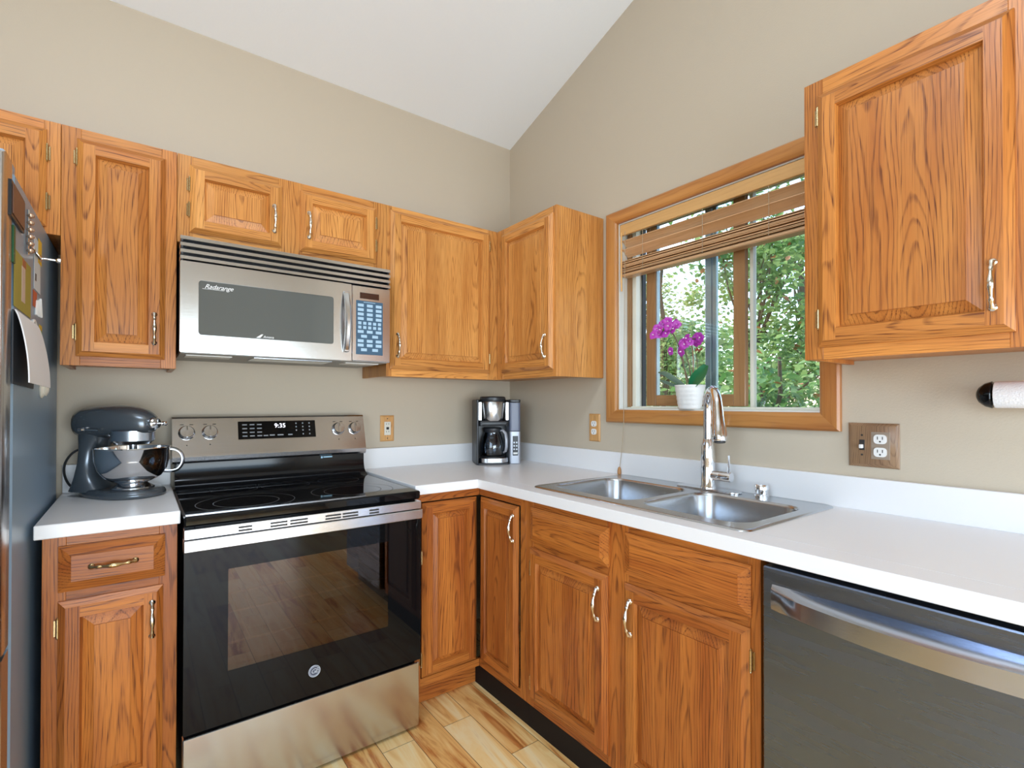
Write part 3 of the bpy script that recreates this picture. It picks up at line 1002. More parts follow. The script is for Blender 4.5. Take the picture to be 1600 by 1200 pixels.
mb.box(CUT[0], -0.0015, CEND, CUT[2], CTZ+0.0005, CZ, 0)
mb.build('worktop', LAM, t)
mb = MB()
mb.box(-0.922, -0.0215, -0.021, -0.0015, CZ, 1.015, 0.0015)
mb.box(-0.021, -0.0015, CEND, -0.0015, CZ, 1.015, 0.0015)
mb.build('backsplash', LAM, t)

# ------------------------------------------------------------------ sink
t = thing('kitchen_sink', 'double bowl stainless steel sink set into the white countertop', 'sink', (-0.3, -1.35, CZ))
mb = MB()
SX0, SX1, SY0, SY1 = -0.566, -0.027, -1.786, -0.916
bowls = [(-0.505, -0.135, -1.345, -0.950), (-0.505, -0.135, -1.745, -1.378)]
def ring_pts(b, r, z, n=7):
    return [(p[0], p[1], z) for p in rrect(b[0], b[1], b[2], b[3], r, n)]
out = [(SX0, SX1, SY0, SY1)]
# deck: outer rounded rim down to the counter, flat deck meshed between rim and bowl mouths by strips
rim = [[(p[0], p[1], z) for p in rrect(SX0+d, SX1-d, SY0+d, SY1-d, 0.030-d*0.3, 6)] for d, z in ((0, CZ+0.0004), (0.002, CZ+0.004), (0.007, CZ+0.0055), (0.012, CZ+0.0042))]
mb.loft(rim, 0, False)
import bmesh as _bm
def fill_deck(outer, holes, z):
    bm = _bm.new()
    edges = []
    for loop in [outer]+holes:
        vs = [bm.verts.new((p[0], p[1], z)) for p in loop]
        edges += [bm.edges.new((vs[i], vs[(i+1) % len(vs)])) for i in range(len(vs))]
    _bm.ops.triangle_fill(bm, use_beauty=True, use_dissolve=False, edges=edges)
    bm.verts.index_update()
    r = [tuple(v.co) for v in bm.verts], [tuple(v.index for v in f.verts) for f in bm.faces]
    bm.free()
    return r
inner_outer = rrect(SX0+0.012, SX1-0.012, SY0+0.012, SY1-0.012, 0.0264, 6)
mouths = [rrect(*b, 0.065, 7) for b in bowls]
vs, fs = fill_deck(inner_outer, mouths, CZ+0.0042)
mb.add(vs, fs)
mb.build('sink_deck', SINKST, t, smooth=50)
for b in bowls:
    mb = MB()
    rings = []
    for d, z, r in ((0, CZ+0.0042, 0.065), (0.003, CZ+0.0015, 0.064), (0.006, CZ-0.006, 0.062), (0.014, CZ-0.12, 0.06), (0.022, CZ-0.155, 0.06), (0.045, CZ-0.172, 0.055), (0.10, CZ-0.177, 0.05)):
        rings.append(ring_pts((b[0]+d, b[1]-d, b[2]+d, b[3]-d), r, z))
    mb.loft(rings, 0, False)
    mb.add(rings[-1], [tuple(range(len(rings[-1])))])
    bo = mb.build('bowl', SINKST, t, smooth=60)
    mb = MB()
    cx, cy = (b[0]+b[1])/2, (b[2]+b[3])/2
    mb.lathe([(0.055, CZ-0.1765), (0.052, CZ-0.174), (0.040, CZ-0.175), (0.036, CZ-0.1765)], (cx, cy, 0), 'z', 28)
    mb.build('drain', CHROME, bo)

# faucet
FX, FY, FZ = -0.082, -1.372, CZ+0.0046
t = thing('kitchen_faucet', 'chrome gooseneck pull-down faucet behind the sink bowls', 'faucet', (FX, FY, FZ))
mb = MB()
mb.prism([(FX+p[0], FY+p[1]) for p in rrect(-0.030, 0.030, -0.130, 0.130, 0.0299, 10)], 'z', FZ, FZ+0.005, b=0.0015)
mb.build('deck_plate', CHROME, t)
mb = MB()
mb.lathe([(0.029, FZ+0.005), (0.0285, FZ+0.012), (0.026, FZ+0.016), (0.0255, FZ+0.10), (0.0262, FZ+0.115), (0.0235, FZ+0.165), (0.0175, FZ+0.185), (0.0165, FZ+0.19)], (FX, FY, 0), 'z', 32)
mb.build('body', CHROME, t)
hd = Vector((-0.70, -0.71, 0)).normalized()
base = Vector((FX, FY, 0))
path = []
ztop = 1.222
for k in range(4):
    path.append(base+Vector((0, 0, FZ+0.18+(ztop-FZ-0.18)*k/3)))
R = 0.070
for k in range(1, 15):
    a = PI*k/15*1.03
    path.append(base+hd*(R-R*math.cos(a))+Vector((0, 0, ztop+R*math.sin(a))))
end = path[-1]
dirn = (path[-1]-path[-2]).normalized()
mb = MB(); mb.tube(path, [0.0160]*4+[0.0158]*14, 18); mb.build('neck', CHROME, t)
mb = MB()
mb.tube([end-dirn*0.012, end, end+dirn*0.030, end+dirn*0.060, end+dirn*0.100, end+dirn*0.118, end+dirn*0.124], [0.0163, 0.0172, 0.0185, 0.0215, 0.0262, 0.0265, 0.0235], 24)
sp = mb.build('spray_head', CHROME, t)
mb = MB(); mb.tube([end+dirn*0.1235, end+dirn*0.127], [0.019, 0.018], 20); mb.build('spray_face', BLACKPL, sp)
mb = MB()
mb.lathe([(0.0175, 0.018), (0.0178, 0.045), (0.0165, 0.050), (0.0180, 0.052), (0.0182, 0.088), (0.0165, 0.094)], (FX, FY, FZ+0.055), 'y', 22, M=Matrix.Scale(-1, 4, (0, 1, 0)))
lv = mb.build('valve', CHROME, t)
mb = MB()
mb.tube([(FX-0.004, FY-0.084, FZ+0.062), (FX-0.006, FY-0.088, FZ+0.090), (FX-0.010, FY-0.090, FZ+0.135)], [0.0052, 0.0042, 0.0036], 12)
mb.build('lever', CHROME, lv)

t = MB()
t.lathe([(0.024, CZ+0.0046), (0.024, CZ+0.010), (0.0205, CZ+0.012), (0.0205, CZ+0.026), (0.0225, CZ+0.028), (0.0225, CZ+0.044), (0.0205, CZ+0.047), (0.001, CZ+0.048)], (-0.066, -1.567, 0), 'z', 28)
o = t.build('air_gap_cap', CHROME)
tag(o, 'short chrome air gap cap on the sink deck right of the faucet', 'cap')

# ------------------------------------------------------------------ dishwasher
t = thing('dishwasher', 'stainless steel dishwasher under the right end of the countertop', 'dishwasher', (-0.3, -2.157, 0), -PI/2)
D0, D1 = 1.856, 2.458
mb = MB(); mb.box(D0, D1, -0.585, -0.03, 0.11, CTZ-0.001, 0.001); mb.build('tub', BLACKPL, t, 'R')
mb = MB(); mb.box(D0+0.002, D1-0.002, -0.632, -0.588, 0.115, 0.866, 0.003); dd = mb.build('door', DWSTEEL, t, 'R')
mb = MB()
# bowed bar handle: wedge section growing out of the door towards the middle
rings = []
n = 22
for i in range(n+1):
    u = i/n
    x = D0+0.024+(D1-D0-0.048)*u
    b = 0.006+0.046*math.sin(PI*u)**0.8
    zc, hh = 0.795, 0.022
    rings.append([(x, -0.6315, zc+hh+0.012), (x, -0.632-b*0.75, zc+hh+0.002), (x, -0.632-b, zc+hh-0.004), (x, -0.632-b, zc-hh+0.003), (x, -0.632-b*0.85, zc-hh), (x, -0.6315, zc-hh+0.004)])
mb.loft(rings, 0, True)
mb.build('handle', DWHAND, dd, 'R', smooth=40)
mb = MB(); mb.box(D0+0.004, D1-0.004, -0.55, -0.538, 0.001, 0.112, 0.001); mb.build('toe_panel', BLACKPL, t, 'R')

# ------------------------------------------------------------------ range
RL, RR = -1.689, -0.932
t = thing('electric_range', 'stainless steel freestanding electric range with black glass cooktop', 'range', ((RL+RR)/2, -0.35, 0))
mb = MB()
mb.box(RL+0.002, RL+0.03, -0.655, -0.03, 0.03, 0.885, 0.002); mb.box(RR-0.03, RR-0.002, -0.655, -0.03, 0.03, 0.885, 0.002)
mb.box(RL+0.03, RR-0.03, -0.655, -0.03, 0.03, 0.30, 0.001); mb.box(RL+0.03, RR-0.03, -0.655, -0.03, 0.80, 0.885, 0.001)
mb.box(RL+0.03, RR-0.03, -0.10, -0.03, 0.30, 0.80, 0.001)
for sx in (RL+0.05, RR-0.05):
    for sy in (-0.60, -0.09):
        mb.lathe([(0.018, 0.0), (0.018, 0.006), (0.008, 0.008), (0.008, 0.032)], (sx, sy, 0), 'z', 12)
mb.build('body', BLACKEN, t)
mb = MB()
mb.box(RL+0.0301, RR-0.0301, -0.6549, -0.11, 0.3001, 0.303, 0); mb.box(RL+0.0301, RL+0.033, -0.6549, -0.11, 0.303, 0.797, 0)
mb.box(RR-0.033, RR-0.0301, -0.6549, -0.11, 0.303, 0.797, 0); mb.box(RL+0.033, RR-0.033, -0.113, -0.11, 0.303, 0.797, 0)
mb.build('oven_cavity', OVENIN, t)
for z in (0.475, 0.575):
    mb = MB()
    for y in (-0.62, -0.14):
        mb.tube([(RL+0.036, y, z), (RR-0.036, y, z)], 0.0035, 6)
    for k in range(11):
        x = RL+0.06+k*(RR-RL-0.12)/10
        mb.tube([(x, -0.62, z+0.004), (x, -0.14, z+0.004)], 0.0012, 5)
    mb.build('oven_rack', RACK, t)
mb = MB()
mb.box(RL, RR, -0.697, -0.088, 0.876, 0.907, 0.005)
ck = mb.build('cooktop', BLACKGL, t)
def burner(cx, cy, radii):
    m2 = MB()
    for r in radii:
        n = 64
        vs, fs = [], []
        for j in range(n):
            a = 2*PI*j/n
            for rr in (r-0.0016, r):
                vs.append((cx+rr*math.cos(a), cy+rr*math.sin(a), 0.9073))
        fs = [(2*j, 2*j+1, (2*j+3) % (2*n), (2*j+2) % (2*n)) for j in range(n)]
        m2.add(vs, fs)
    m2.build('burner_ring', GREYMARK, ck)
for a in ((-1.50, -0.535, (0.150, 0.100)), (-1.135, -0.53, (0.150, 0.105)), (-1.50, -0.245, (0.082,)), (-1.315, -0.245, (0.092,)), (-1.10, -0.245, (0.085,))):
    burner(*a)
# backguard: black curved riser and slanted steel panel
mb = MB()
prof = [(-0.03, 0.907), (-0.155, 0.907), (-0.125, 0.918), (-0.108, 0.935), (-0.100, 0.96), (-0.098, 1.004), (-0.03, 1.004)]
mb.prism(prof, 'x', RL+0.004, RR-0.004)
mb.build('riser', BLACKEN, t)
mb = MB()
prof = [(-0.022, 1.004), (-0.100, 1.003), (-0.108, 1.012), (-0.110, 1.028), (-0.106, 1.040), (-0.066, 1.178), (-0.060, 1.184), (-0.022, 1.184)]
mb.prism(prof, 'x', RL-0.004, RR+0.004)
bgd = mb.build('backguard', STEEL, t, smooth=25)
def on_panel(z, out=0.0):
    """y on the slanted front of the backguard at height z"""
    f = (z-1.040)/(1.178-1.040)
    return -0.106+0.040*f-out
SL = math.atan2(0.040, 0.138)
RS = Matrix.Rotation(-SL, 3, 'X')
mb = MB()
def slab(mb2, x0, x1, z0, z1, out, mat=0):
    vs = [(x0, on_panel(z0, out), z0), (x1, on_panel(z0, out), z0), (x1, on_panel(z1, out), z1), (x0, on_panel(z1, out), z1),
          (x0, on_panel(z0, -0.001), z0), (x1, on_panel(z0, -0.001), z0), (x1, on_panel(z1, -0.001), z1), (x0, on_panel(z1, -0.001), z1)]
    mb2.add(vs, [(0, 1, 2, 3), (4, 7, 6, 5), (0, 4, 5, 1), (2, 6, 7, 3), (1, 5, 6, 2), (0, 3, 7, 4)], mat)
slab(mb, -1.468, -1.151, 1.086, 1.166, 0.0008, 1)
slab(mb, -1.465, -1.154, 1.089, 1.163, 0.0016, 0)
dp = mb.build('control_panel', [BLACKGL, STEEL], t, smooth=0)
mb = MB()
put_text(mb, txt('9:35', 0.027, 0.0003), (-1.302, on_panel(1.142, 0.002), 1.142), 0, RS)
mb.build('clock_digits', LEDW, dp, smooth=0)
PMARK = simple('panel_marking', (0.30, 0.32, 0.34), 0.5)
def pkey(x, z, w2, h2):
    m2 = MB()
    slab(m2, x-w2, x+w2, z-h2, z+h2, 0.002)
    m2.build('key', PMARK, dp, smooth=0)
for z, xs in ((1.149, (-1.44, -1.412, -1.384)), (1.133, (-1.44, -1.412, -1.384)), (1.117, (-1.44, -1.412, -1.384)), (1.102, (-1.44, -1.412, -1.384, -1.36))):
    for x in xs:
        pkey(x, z, 0.009, 0.0022)
for i, z in enumerate((1.151, 1.136, 1.121, 1.104)):
    for j, x in enumerate((-1.236, -1.208, -1.180)):
        if i == 3 and j == 0:
            continue
        pkey(x, z, 0.0025, 0.003)
for x, w2 in ((-1.335, 0.010), (-1.302, 0.012), (-1.262, 0.009)):
    pkey(x, 1.103, w2, 0.0025)
for x in (-1.645, -1.566, -1.052, -0.976):
    mb = MB()
    Mk = Matrix.Translation((x, on_panel(1.122), 1.122)) @ Matrix.Rotation(-SL, 4, 'X')
    rings = []
    for r, h in ((0.0285, 0.0), (0.0285, -0.004), (0.0255, -0.006), (0.0245, -0.020), (0.0225, -0.023), (0.001, -0.0235)):
        rings.append([Mk @ Vector((r*math.cos(2*PI*j/28), h, r*math.sin(2*PI*j/28))) for j in range(28)])
    mb.loft(rings)
    kb = mb.build('knob', STEEL, t)
    mb = MB()
    vs = [Mk @ Vector(v) for v in [(sx, y, sz) for y in (-0.022, -0.0275) for sz in (-0.022, 0.022) for sx in (-0.0045, 0.0045)]]
    mb.add(vs, [(0, 1, 3, 2), (4, 6, 7, 5), (0, 4, 5, 1), (2, 3, 7, 6), (0, 2, 6, 4), (1, 5, 7, 3)])
    vs = [Mk @ Vector(v) for v in [(sx, -0.0278, sz) for sz in (0.006, 0.021) for sx in (-0.001, 0.001)]]
    mb.add(vs, [(0, 1, 3, 2)], 1)
    mb.build('grip', [STEEL, SLOTM], kb, smooth=20)
    mb = MB()
    slab(mb, x-0.002, x+0.002, 1.072, 1.076, 0.0008)
    mb.build('burner_mark', SLOTM, kb, smooth=0)
    for sg in (-1, 1):
        mb = MB(); slab(mb, x+sg*0.016-0.006, x+sg*0.016+0.006, 1.1535, 1.1555, 0.0008); mb.build('dial_mark', SLOTM, kb, smooth=0)
mb = MB()
mb.box(-1.135, -1.127, -0.1045, -0.1, 0.991, 1.0, 0); mb.box(-1.124, -1.085, -0.1043, -0.1, 0.993, 0.999, 0)
mb.build('sticker', BLUEST, bgd, smooth=0)
# oven door
mb = MB()
GZ0, GZ1 = 0.268, 0.804
W0, W1, V0, V1 = -1.575, -1.062, 0.425, 0.735
for a in ((RL, RR, GZ0, V0), (RL, RR, V1, GZ1), (RL, W0, V0, V1), (W1, RR, V0, V1)):
    mb.box(a[0], a[1], -0.700, -0.660, a[2], a[3], 0)
od = mb.build('oven_door', BLACKGL, t, smooth=0)
MB().box(W0, W1, -0.6995, -0.695, V0, V1, 0).build('oven_window', OVENGL, od)
mb = MB()
mb.box(RL, RR, -0.704, -0.66, 0.840, 0.869, 0.0015)
for x0, x1 in ((-1.549, -1.511), (-1.459, -1.408), (-1.400, -1.345), (-1.288, -1.236), (-1.230, -1.176), (-1.135, -1.100)):
    for z in (0.848, 0.858):
        mb.box(x0, x1, -0.7048, -0.703, z-0.0028, z+0.0028, 0, mat=1)
mb.build('vent_trim', [STEEL, SLOTM], od)
mb = MB()
mb.box(RL-0.001, RR+0.003, -0.712, -0.66, 0.804, 0.8385, 0.002); mb.build('door_trim', STEEL, od)
mb = MB()
gx, gz = -1.321, 0.345
n = 40
mb.lathe([(0.0195, -0.7002), (0.0195, -0.7012), (0.0005, -0.7012)], (gx, 0, gz), 'y', n, mat=1)
mb.tube([(gx+0.0182*math.cos(2*PI*k/n), -0.7014, gz+0.0182*math.sin(2*PI*k/n)) for k in range(n+1)], 0.0013, 6)
put_text(mb, txt('GE', 0.021, 0.0003, 0.35, 0.85), (gx, -0.7016, gz), 0)
for sgn in (-1, 1):
    mb.tube([(gx+sgn*0.015*math.cos(a), -0.7015, gz+sgn*0.015*math.sin(a)) for a in [PI*0.15*k-0.6 for k in range(9)]], 0.0007, 5, 0)
mb.build('round_emblem', [simple('emblem_silver', (0.50, 0.54, 0.60), 0.3, 0.4), simple('emblem_slate', (0.06, 0.075, 0.11), 0.3)], od)
mb = MB(); mb.box(RL, RR, -0.690, -0.657, 0.012, 0.2525, 0.003); mb.build('storage_drawer', STEEL, t)

# ------------------------------------------------------------------ microwave
t = thing('microwave', 'stainless steel over-the-range microwave with blue keypad', 'microwave', ((RL+RR)/2, -0.2, 1.413))
ML, MR, MZ0, MZ1 = -1.687, -0.932, 1.413, 1.8145
mb = MB(); mb.box(ML+0.002, MR-0.002, -0.383, -0.003, MZ0+0.006, 1.731, 0.002); mb.box(ML+0.002, MR-0.002, -0.345, -0.003, 1.7315, MZ1-0.001, 0.002)
bd = mb.build('casing', BLACKPL, t)
mb = MB()
mb.box(ML+0.004, MR-0.004, -0.38, -0.006, MZ0, MZ0+0.006, 0.001)
un = mb.build('underside', MWUNDER, t)
for x0, x1, y0, y1, m2 in ((-1.665, -1.52, -0.33, -0.24, LENS), (-1.10, -0.955, -0.33, -0.24, LENS), (-1.45, -1.16, -0.345, -0.20, None)):
    mb = MB(); mb.box(x0, x1, y0, y1, MZ0-0.004, MZ0+0.001, 0.001)
    mb.build('lamp_lens' if m2 else 'grease_filter', m2 or MIXSIL, un)
mb = MB()
for k in range(4):
    z = 1.7345+k*0.0225
    mb.box(ML, MR, -0.403, -0.352, z, z+0.0125, 0.001)
for x in (ML+0.003, MR-0.009):
    mb.box(x, x+0.006, -0.395, -0.346, 1.733, MZ1-0.002, 0, mat=1)
mb.build('vent_grille', [STEELM, BLACKPL], t)
mb = MB()
DR = -1.0995
X0, X1, Y0, Y1 = -1.633, -1.172, 1.478, 1.667
# door skin with rounded window hole
vs, fs = fill_deck(rrect(ML, DR, MZ0+0.002, 1.7285, 0.004, 2), [rrect(X0, X1, Y0, Y1, 0.010, 5)], 0)
mb.add([(v[0], -0.403, v[1]) for v in vs], fs)
for loop in (rrect(ML, DR, MZ0+0.002, 1.7285, 0.004, 2), rrect(X0, X1, Y0, Y1, 0.010, 5)):
    mb.loft([[(p[0], -0.403, p[1]) for p in loop], [(p[0], -0.384, p[1]) for p in loop]], 0, False)
md = mb.build('door', STEELM, t, smooth=20)
mb = MB(); mb.prism(rrect(X0-0.001, X1+0.001, Y0-0.001, Y1+0.001, 0.010, 5), 'y', -0.4005, -0.394); gl = mb.build('window_pane', MWGLASS, md, smooth=20)
mb = MB()
put_text(mb, txt('Radarange', 0.022, 0.0003, 0.45, 0.95), (-1.572, -0.401, 1.649), 0)
mb.box(-1.622, -1.555, -0.4010, -0.4006, 1.6395, 1.6405, 0)
put_text(mb, txt('Amana', 0.013, 0.0003, 0.2, 1.0), (-1.410, -0.401, 1.4865), 0)
mb.add([(-1.452, -0.401, 1.482), (-1.434, -0.401, 1.4955), (-1.428, -0.401, 1.4955), (-1.438, -0.401, 1.482)], [(0, 1, 2, 3)])
mb.build('lettering', WHITELET, gl, smooth=0)
mb = MB()
n = 18
rings = []
for i in range(n+1):
    u = i/n
    z = 1.449+0.246*u
    b = 0.010+0.030*math.sin(PI*u)**0.7
    w2 = 0.0115
    rings.append([(-1.1235-w2, -0.403-b+0.006, z), (-1.1235-w2*0.5, -0.403-b, z), (-1.1235+w2*0.5, -0.403-b, z), (-1.1235+w2, -0.403-b+0.006, z), (-1.1235+w2, -0.403-b+0.014, z), (-1.1235-w2, -0.403-b+0.014, z)])
mb.loft(rings)
mb.box(-1.1335, -1.1135, -0.418, -0.402, 1.449, 1.462, 0.002); mb.box(-1.1335, -1.1135, -0.418, -0.402, 1.682, 1.695, 0.002)
mb.build('handle', STEELV, md, smooth=30)
mb = MB(); mb.box(-1.0975, MR, -0.403, -0.384, MZ0+0.002, 1.7285, 0.003); cp = mb.build('control_panel', STEELM, t)
mb = MB(); mb.box(-1.065, -0.983, -0.4045, -0.402, 1.676, 1.701, 0.0008); mb.build('display', MWDISP, cp)
mb = MB(); mb.box(-1.081, -0.966, -0.4045, -0.402, 1.443, 1.667, 0.001); kp = mb.build('keypad', MWKEY, t)
def krow(z, xs, w2, h2=0.006):
    for x in xs:
        m2 = MB(); m2.box(x-w2, x+w2, -0.4052, -0.4040, z-h2, z+h2, 0.0003); m2.build('key', MWKEYT, kp, smooth=0)
tri = (-1.062, -1.0235, -0.985)
for k in range(4):
    krow(1.6475-k*0.0185, tri, 0.0125)
for k in range(2):
    krow(1.5735-k*0.0175, [-1.066+0.0212*j for j in range(5)], 0.0068)
krow(1.538, tri, 0.0125); krow(1.519, (-1.048, -1.000), 0.0125); krow(1.4995, tri, 0.0125); krow(1.4815, tri, 0.0125); krow(1.463, (-1.048, -1.000), 0.0125)
mb = MB(); mb.box(-1.05, -1.0, -0.4052, -0.4040, 1.660, 1.6625, 0.0003); mb.build('keypad_heading', MWKEYT, kp, smooth=0)

# ------------------------------------------------------------------ refrigerator and what hangs on its side
FS = -2.030
t = thing('refrigerator', 'stainless steel refrigerator with grey side at the left edge', 'refrigerator', (-2.48, -0.45, 0))
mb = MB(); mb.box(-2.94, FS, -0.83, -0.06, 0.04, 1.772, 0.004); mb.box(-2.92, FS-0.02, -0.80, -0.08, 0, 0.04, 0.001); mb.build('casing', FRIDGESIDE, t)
mb = MB(); mb.box(-2.93, FS-0.012, -0.862, -0.831, 0.06, 1.765, 0.002); mb.build('gasket', simple('brown_gasket', (0.09, 0.065, 0.05), 0.6), t)
for z0, z1 in ((0.70, 1.782), (0.06, 0.69)):
    mb = MB()
    mb.prism([(-2.935, z0), (FS+0.002, z0), (FS+0.002, z1), (-2.935, z1)], 'y', -0.945, -0.863, b=0.008)
    dr = mb.build('door', FRIDGEDOOR, t)
    mb = MB()
    if z0 > 0.5:
        mb.tube([(-2.86, -0.944, 0.80), (-2.86, -0.985, 0.83), (-2.86, -0.985, 1.60), (-2.86, -0.944, 1.63)], 0.011, 12)
    else:
        mb.tube([(-2.88, -0.944, 0.63), (-2.84, -0.985, 0.63), (-2.10, -0.985, 0.63), (-2.06, -0.944, 0.63)], 0.011, 12)
    mb.build('handle', CHROME, dr)
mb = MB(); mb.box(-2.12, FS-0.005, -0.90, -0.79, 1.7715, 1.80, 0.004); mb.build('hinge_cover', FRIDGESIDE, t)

def on_side(y0, y1, z0, z1, t2=0.002, gap=0.0005):
    return (FS+gap, FS+gap+t2, y0, y1, z0, z1)
def magnet(name, label, cat, boxes, mats, smooth=30):
    mb2 = MB()
    for b in boxes:
        mb2.box(*b[:6], b[7] if len(b) > 7 else 0.0008, mat=b[6] if len(b) > 6 else 0)
    o2 = mb2.build(name, mats, smooth=smooth)
    return tag(o2, label, cat)
BRN = simple('brown_leatherette', (0.16, 0.075, 0.05), 0.45)
magnet('message_board', 'brown board with black edge, highest on the refrigerator side', 'board',
       [on_side(-0.905, -0.750, 1.655, 1.735, 0.006), (FS+0.0065, FS+0.0085, -0.897, -0.758, 1.662, 1.728, 1)], [BLACKPL, BRN])
GRASSC = simple('photo_yellow_green', (0.36, 0.33, 0.06), 0.5)
magnet('photograph', 'yellow-green photo with a pale upright figure, on the refrigerator side', 'photograph',
       [on_side(-0.835, -0.615, 1.465, 1.600, 0.001), (FS+0.0015, FS+0.0022, -0.745, -0.70, 1.49, 1.578, 1), (FS+0.0015, FS+0.0022, -0.735, -0.69, 1.578, 1.598, 2)], [GRASSC, simple('photo_pale', (0.62, 0.50, 0.42), 0.5), simple('photo_auburn', (0.40, 0.13, 0.05), 0.5)], 0)
magnet('ribbon_leaf_magnet', 'narrow dark green magnet left of the photo on the refrigerator side', 'magnet', [on_side(-0.862, -0.842, 1.56, 1.645, 0.004)], [simple('dark_green', (0.01, 0.09, 0.03), 0.4)])
magnet('paper_note', 'white and pale blue paper note with yellow corner on the refrigerator side', 'note',
       [on_side(-0.565, -0.455, 1.555, 1.700, 0.0008), (FS+0.0013, FS+0.0019, -0.50, -0.44, 1.64, 1.71, 1), (FS+0.0013, FS+0.0019, -0.545, -0.53, 1.58, 1.60, 2)],
       [simple('pale_blue_paper', (0.66, 0.74, 0.80), 0.7), simple('yellow_paper', (0.80, 0.55, 0.05), 0.6), SLOTM], 0)
magnet('red_card', 'small orange-red card below the paper note on the refrigerator side', 'card', [on_side(-0.575, -0.515, 1.505, 1.55, 0.001)], [simple('orange_red', (0.55, 0.12, 0.05), 0.6)], 0)
magnet('sticker_sheet', 'orange, green and yellow striped sticker strip on the refrigerator side', 'sticker',
       [on_side(-0.468, -0.420, 1.375, 1.405, 0.001), (*on_side(-0.468, -0.420, 1.406, 1.43, 0.001), 1), (*on_side(-0.468, -0.420, 1.431, 1.452, 0.001), 2), (*on_side(-0.468, -0.420, 1.453, 1.468, 0.001), 3)],
       [simple('sticker_red', (0.50, 0.13, 0.08), 0.5), simple('sticker_orange', (0.65, 0.27, 0.04), 0.5), simple('sticker_green', (0.13, 0.40, 0.06), 0.5), simple('sticker_yellow', (0.7, 0.5, 0.05), 0.5)], 0)
# white letter magnets: little bent ribbons
mb = MB()
mb.tube([(FS+0.003, -0.545, 1.485), (FS+0.003, -0.53, 1.525), (FS+0.003, -0.515, 1.49), (FS+0.003, -0.50, 1.53), (FS+0.003, -0.485, 1.49), (FS+0.003, -0.465, 1.54), (FS+0.003, -0.45, 1.49)], 0.0032, 6)
tag(mb.build('squiggle_magnet', WHITEPL), 'white zigzag magnet below the red card on the refrigerator side', 'magnet')
mb = MB()
mb.tube([(FS+0.003, -0.575+0.035*math.sin(a), 1.437+0.028*math.cos(a)) for a in [k*PI/9 for k in range(19)]], 0.004, 6)
tag(mb.build('ring_magnet', WHITEPL), 'white ring shaped magnet right beside the hanging calendar', 'magnet')
# chrome hook with ball end, jewelled clip above it
mb = MB()
mb.lathe([(0.011, 0.0005), (0.011, 0.004), (0.004, 0.006), (0.0032, 0.035), (0.0075, 0.040), (0.0075, 0.047), (0.001, 0.051)], (FS, -0.47, 1.658), 'x', 14)
mb.tube([(FS+0.003, -0.47, 1.655), (FS+0.004, -0.56, 1.652), (FS+0.005, -0.66, 1.655)], 0.0035, 8)
tag(mb.build('chrome_hook', CHROME), 'chrome hook with a round knob sticking out from the refrigerator side', 'hook')
mb = MB()
for k in range(6):
    mb.lathe([(0.001, -0.007), (0.007, -0.003), (0.008, 0), (0.007, 0.003), (0.001, 0.007)], (FS+0.0085, -0.68, 1.63+0.018*k), 'z', 10)
mb.tube([(FS+0.0035, -0.68, 1.62), (FS+0.0035, -0.68, 1.735)], 0.003, 6, 1)
tag(mb.build('beaded_clip', [simple('bead_copper', (0.60, 0.42, 0.30), 0.2, 0.8), CHROME]), 'upright beaded copper clip between brown board and chrome hook', 'clip')
# hanging calendar: pages curling out from the side
cal = thing('wall_calendar', 'white hanging calendar curling out from the refrigerator side', 'calendar', (FS, -0.74, 1.45))
for nm, dx, mt2, z0 in (('cover', 0.0, simple('calendar_back_and_shadow', (0.03, 0.035, 0.045), 0.5), 1.285), ('page', 0.004, PAPER, 1.288)):  # dark back cover, its colour also holding the shadow behind the page
    mb = MB()
    grid = []
    n = 14
    for i in range(n+1):
        u = i/n
        z = 1.455+(z0-1.455)*u
        row = []
        for j in range(7):
            s = j/6
            y = -0.850+0.315*s
            out = 0.003+dx+(0.024*math.sin(u*PI/2)**0.75+0.006*s*u if nm == 'page' else 0.0)
            row.append((FS+out, y-0.035*u*s, z-0.006*u*s))
        grid.append(row)
    rings = [r+[(p[0]-0.0025, p[1], p[2]) for p in r[::-1]] for r in grid]
    mb.loft(rings)
    mb.build(nm, mt2, cal, smooth=50)
# shell magnet under the calendar
mb = MB()
mb.lathe([(0.024, 0.0005), (0.026, 0.004), (0.018, 0.010), (0.020, 0.013), (0.010, 0.018), (0.001, 0.020)], (FS, -0.43, 1.280), 'x', 12)
tag(mb.build('shell_magnet', IVORY), 'cream shell shaped magnet below the striped stickers on the refrigerator side', 'magnet')

# ------------------------------------------------------------------ stand mixer
MXP, MXA = Vector((-1.868, -0.178, CZ)), math.radians(-45)
t = thing('stand_mixer', 'dark grey stand mixer with steel bowl on the small countertop', 'stand mixer', MXP, MXA)
MF = Matrix.Translation(MXP) @ Matrix.Rotation(MXA, 4, 'Z') @ Matrix.Diagonal((1.0, 1.0, 0.935, 1.0))    # local: x forward, y sideways, z up
def sect(x, zc, hw, hh, n=24, p=2.4, tilt=0):
    r = []
    for j in range(n):
        a = 2*PI*j/n
        cx, sx = math.cos(a), math.sin(a)
        r.append((x, hw*math.copysign(abs(cx)**(2/p), cx), zc+hh*math.copysign(abs(sx)**(2/p), sx)))
    return r
mb = MB()
plan = []
for j in range(40):
    a = 2*PI*j/40
    cx, sx = math.cos(a), math.sin(a)
    px = 0.028+0.146*math.copysign(abs(cx)**0.85, cx)
    w2 = 0.080+0.020*max(-1.0, min(1, (px-0.0)/0.1))
    plan.append((px, w2*math.copysign(abs(sx)**0.8, sx)))
rings = [[(p[0]*k+0.02*(1-k), p[1]*k, z) for p in plan] for k, z in ((0.97, 0.0005), (1.0, 0.004), (1.0, 0.014), (0.965, 0.024), (0.90, 0.029), (0.6, 0.031))]
mb.loft(rings)
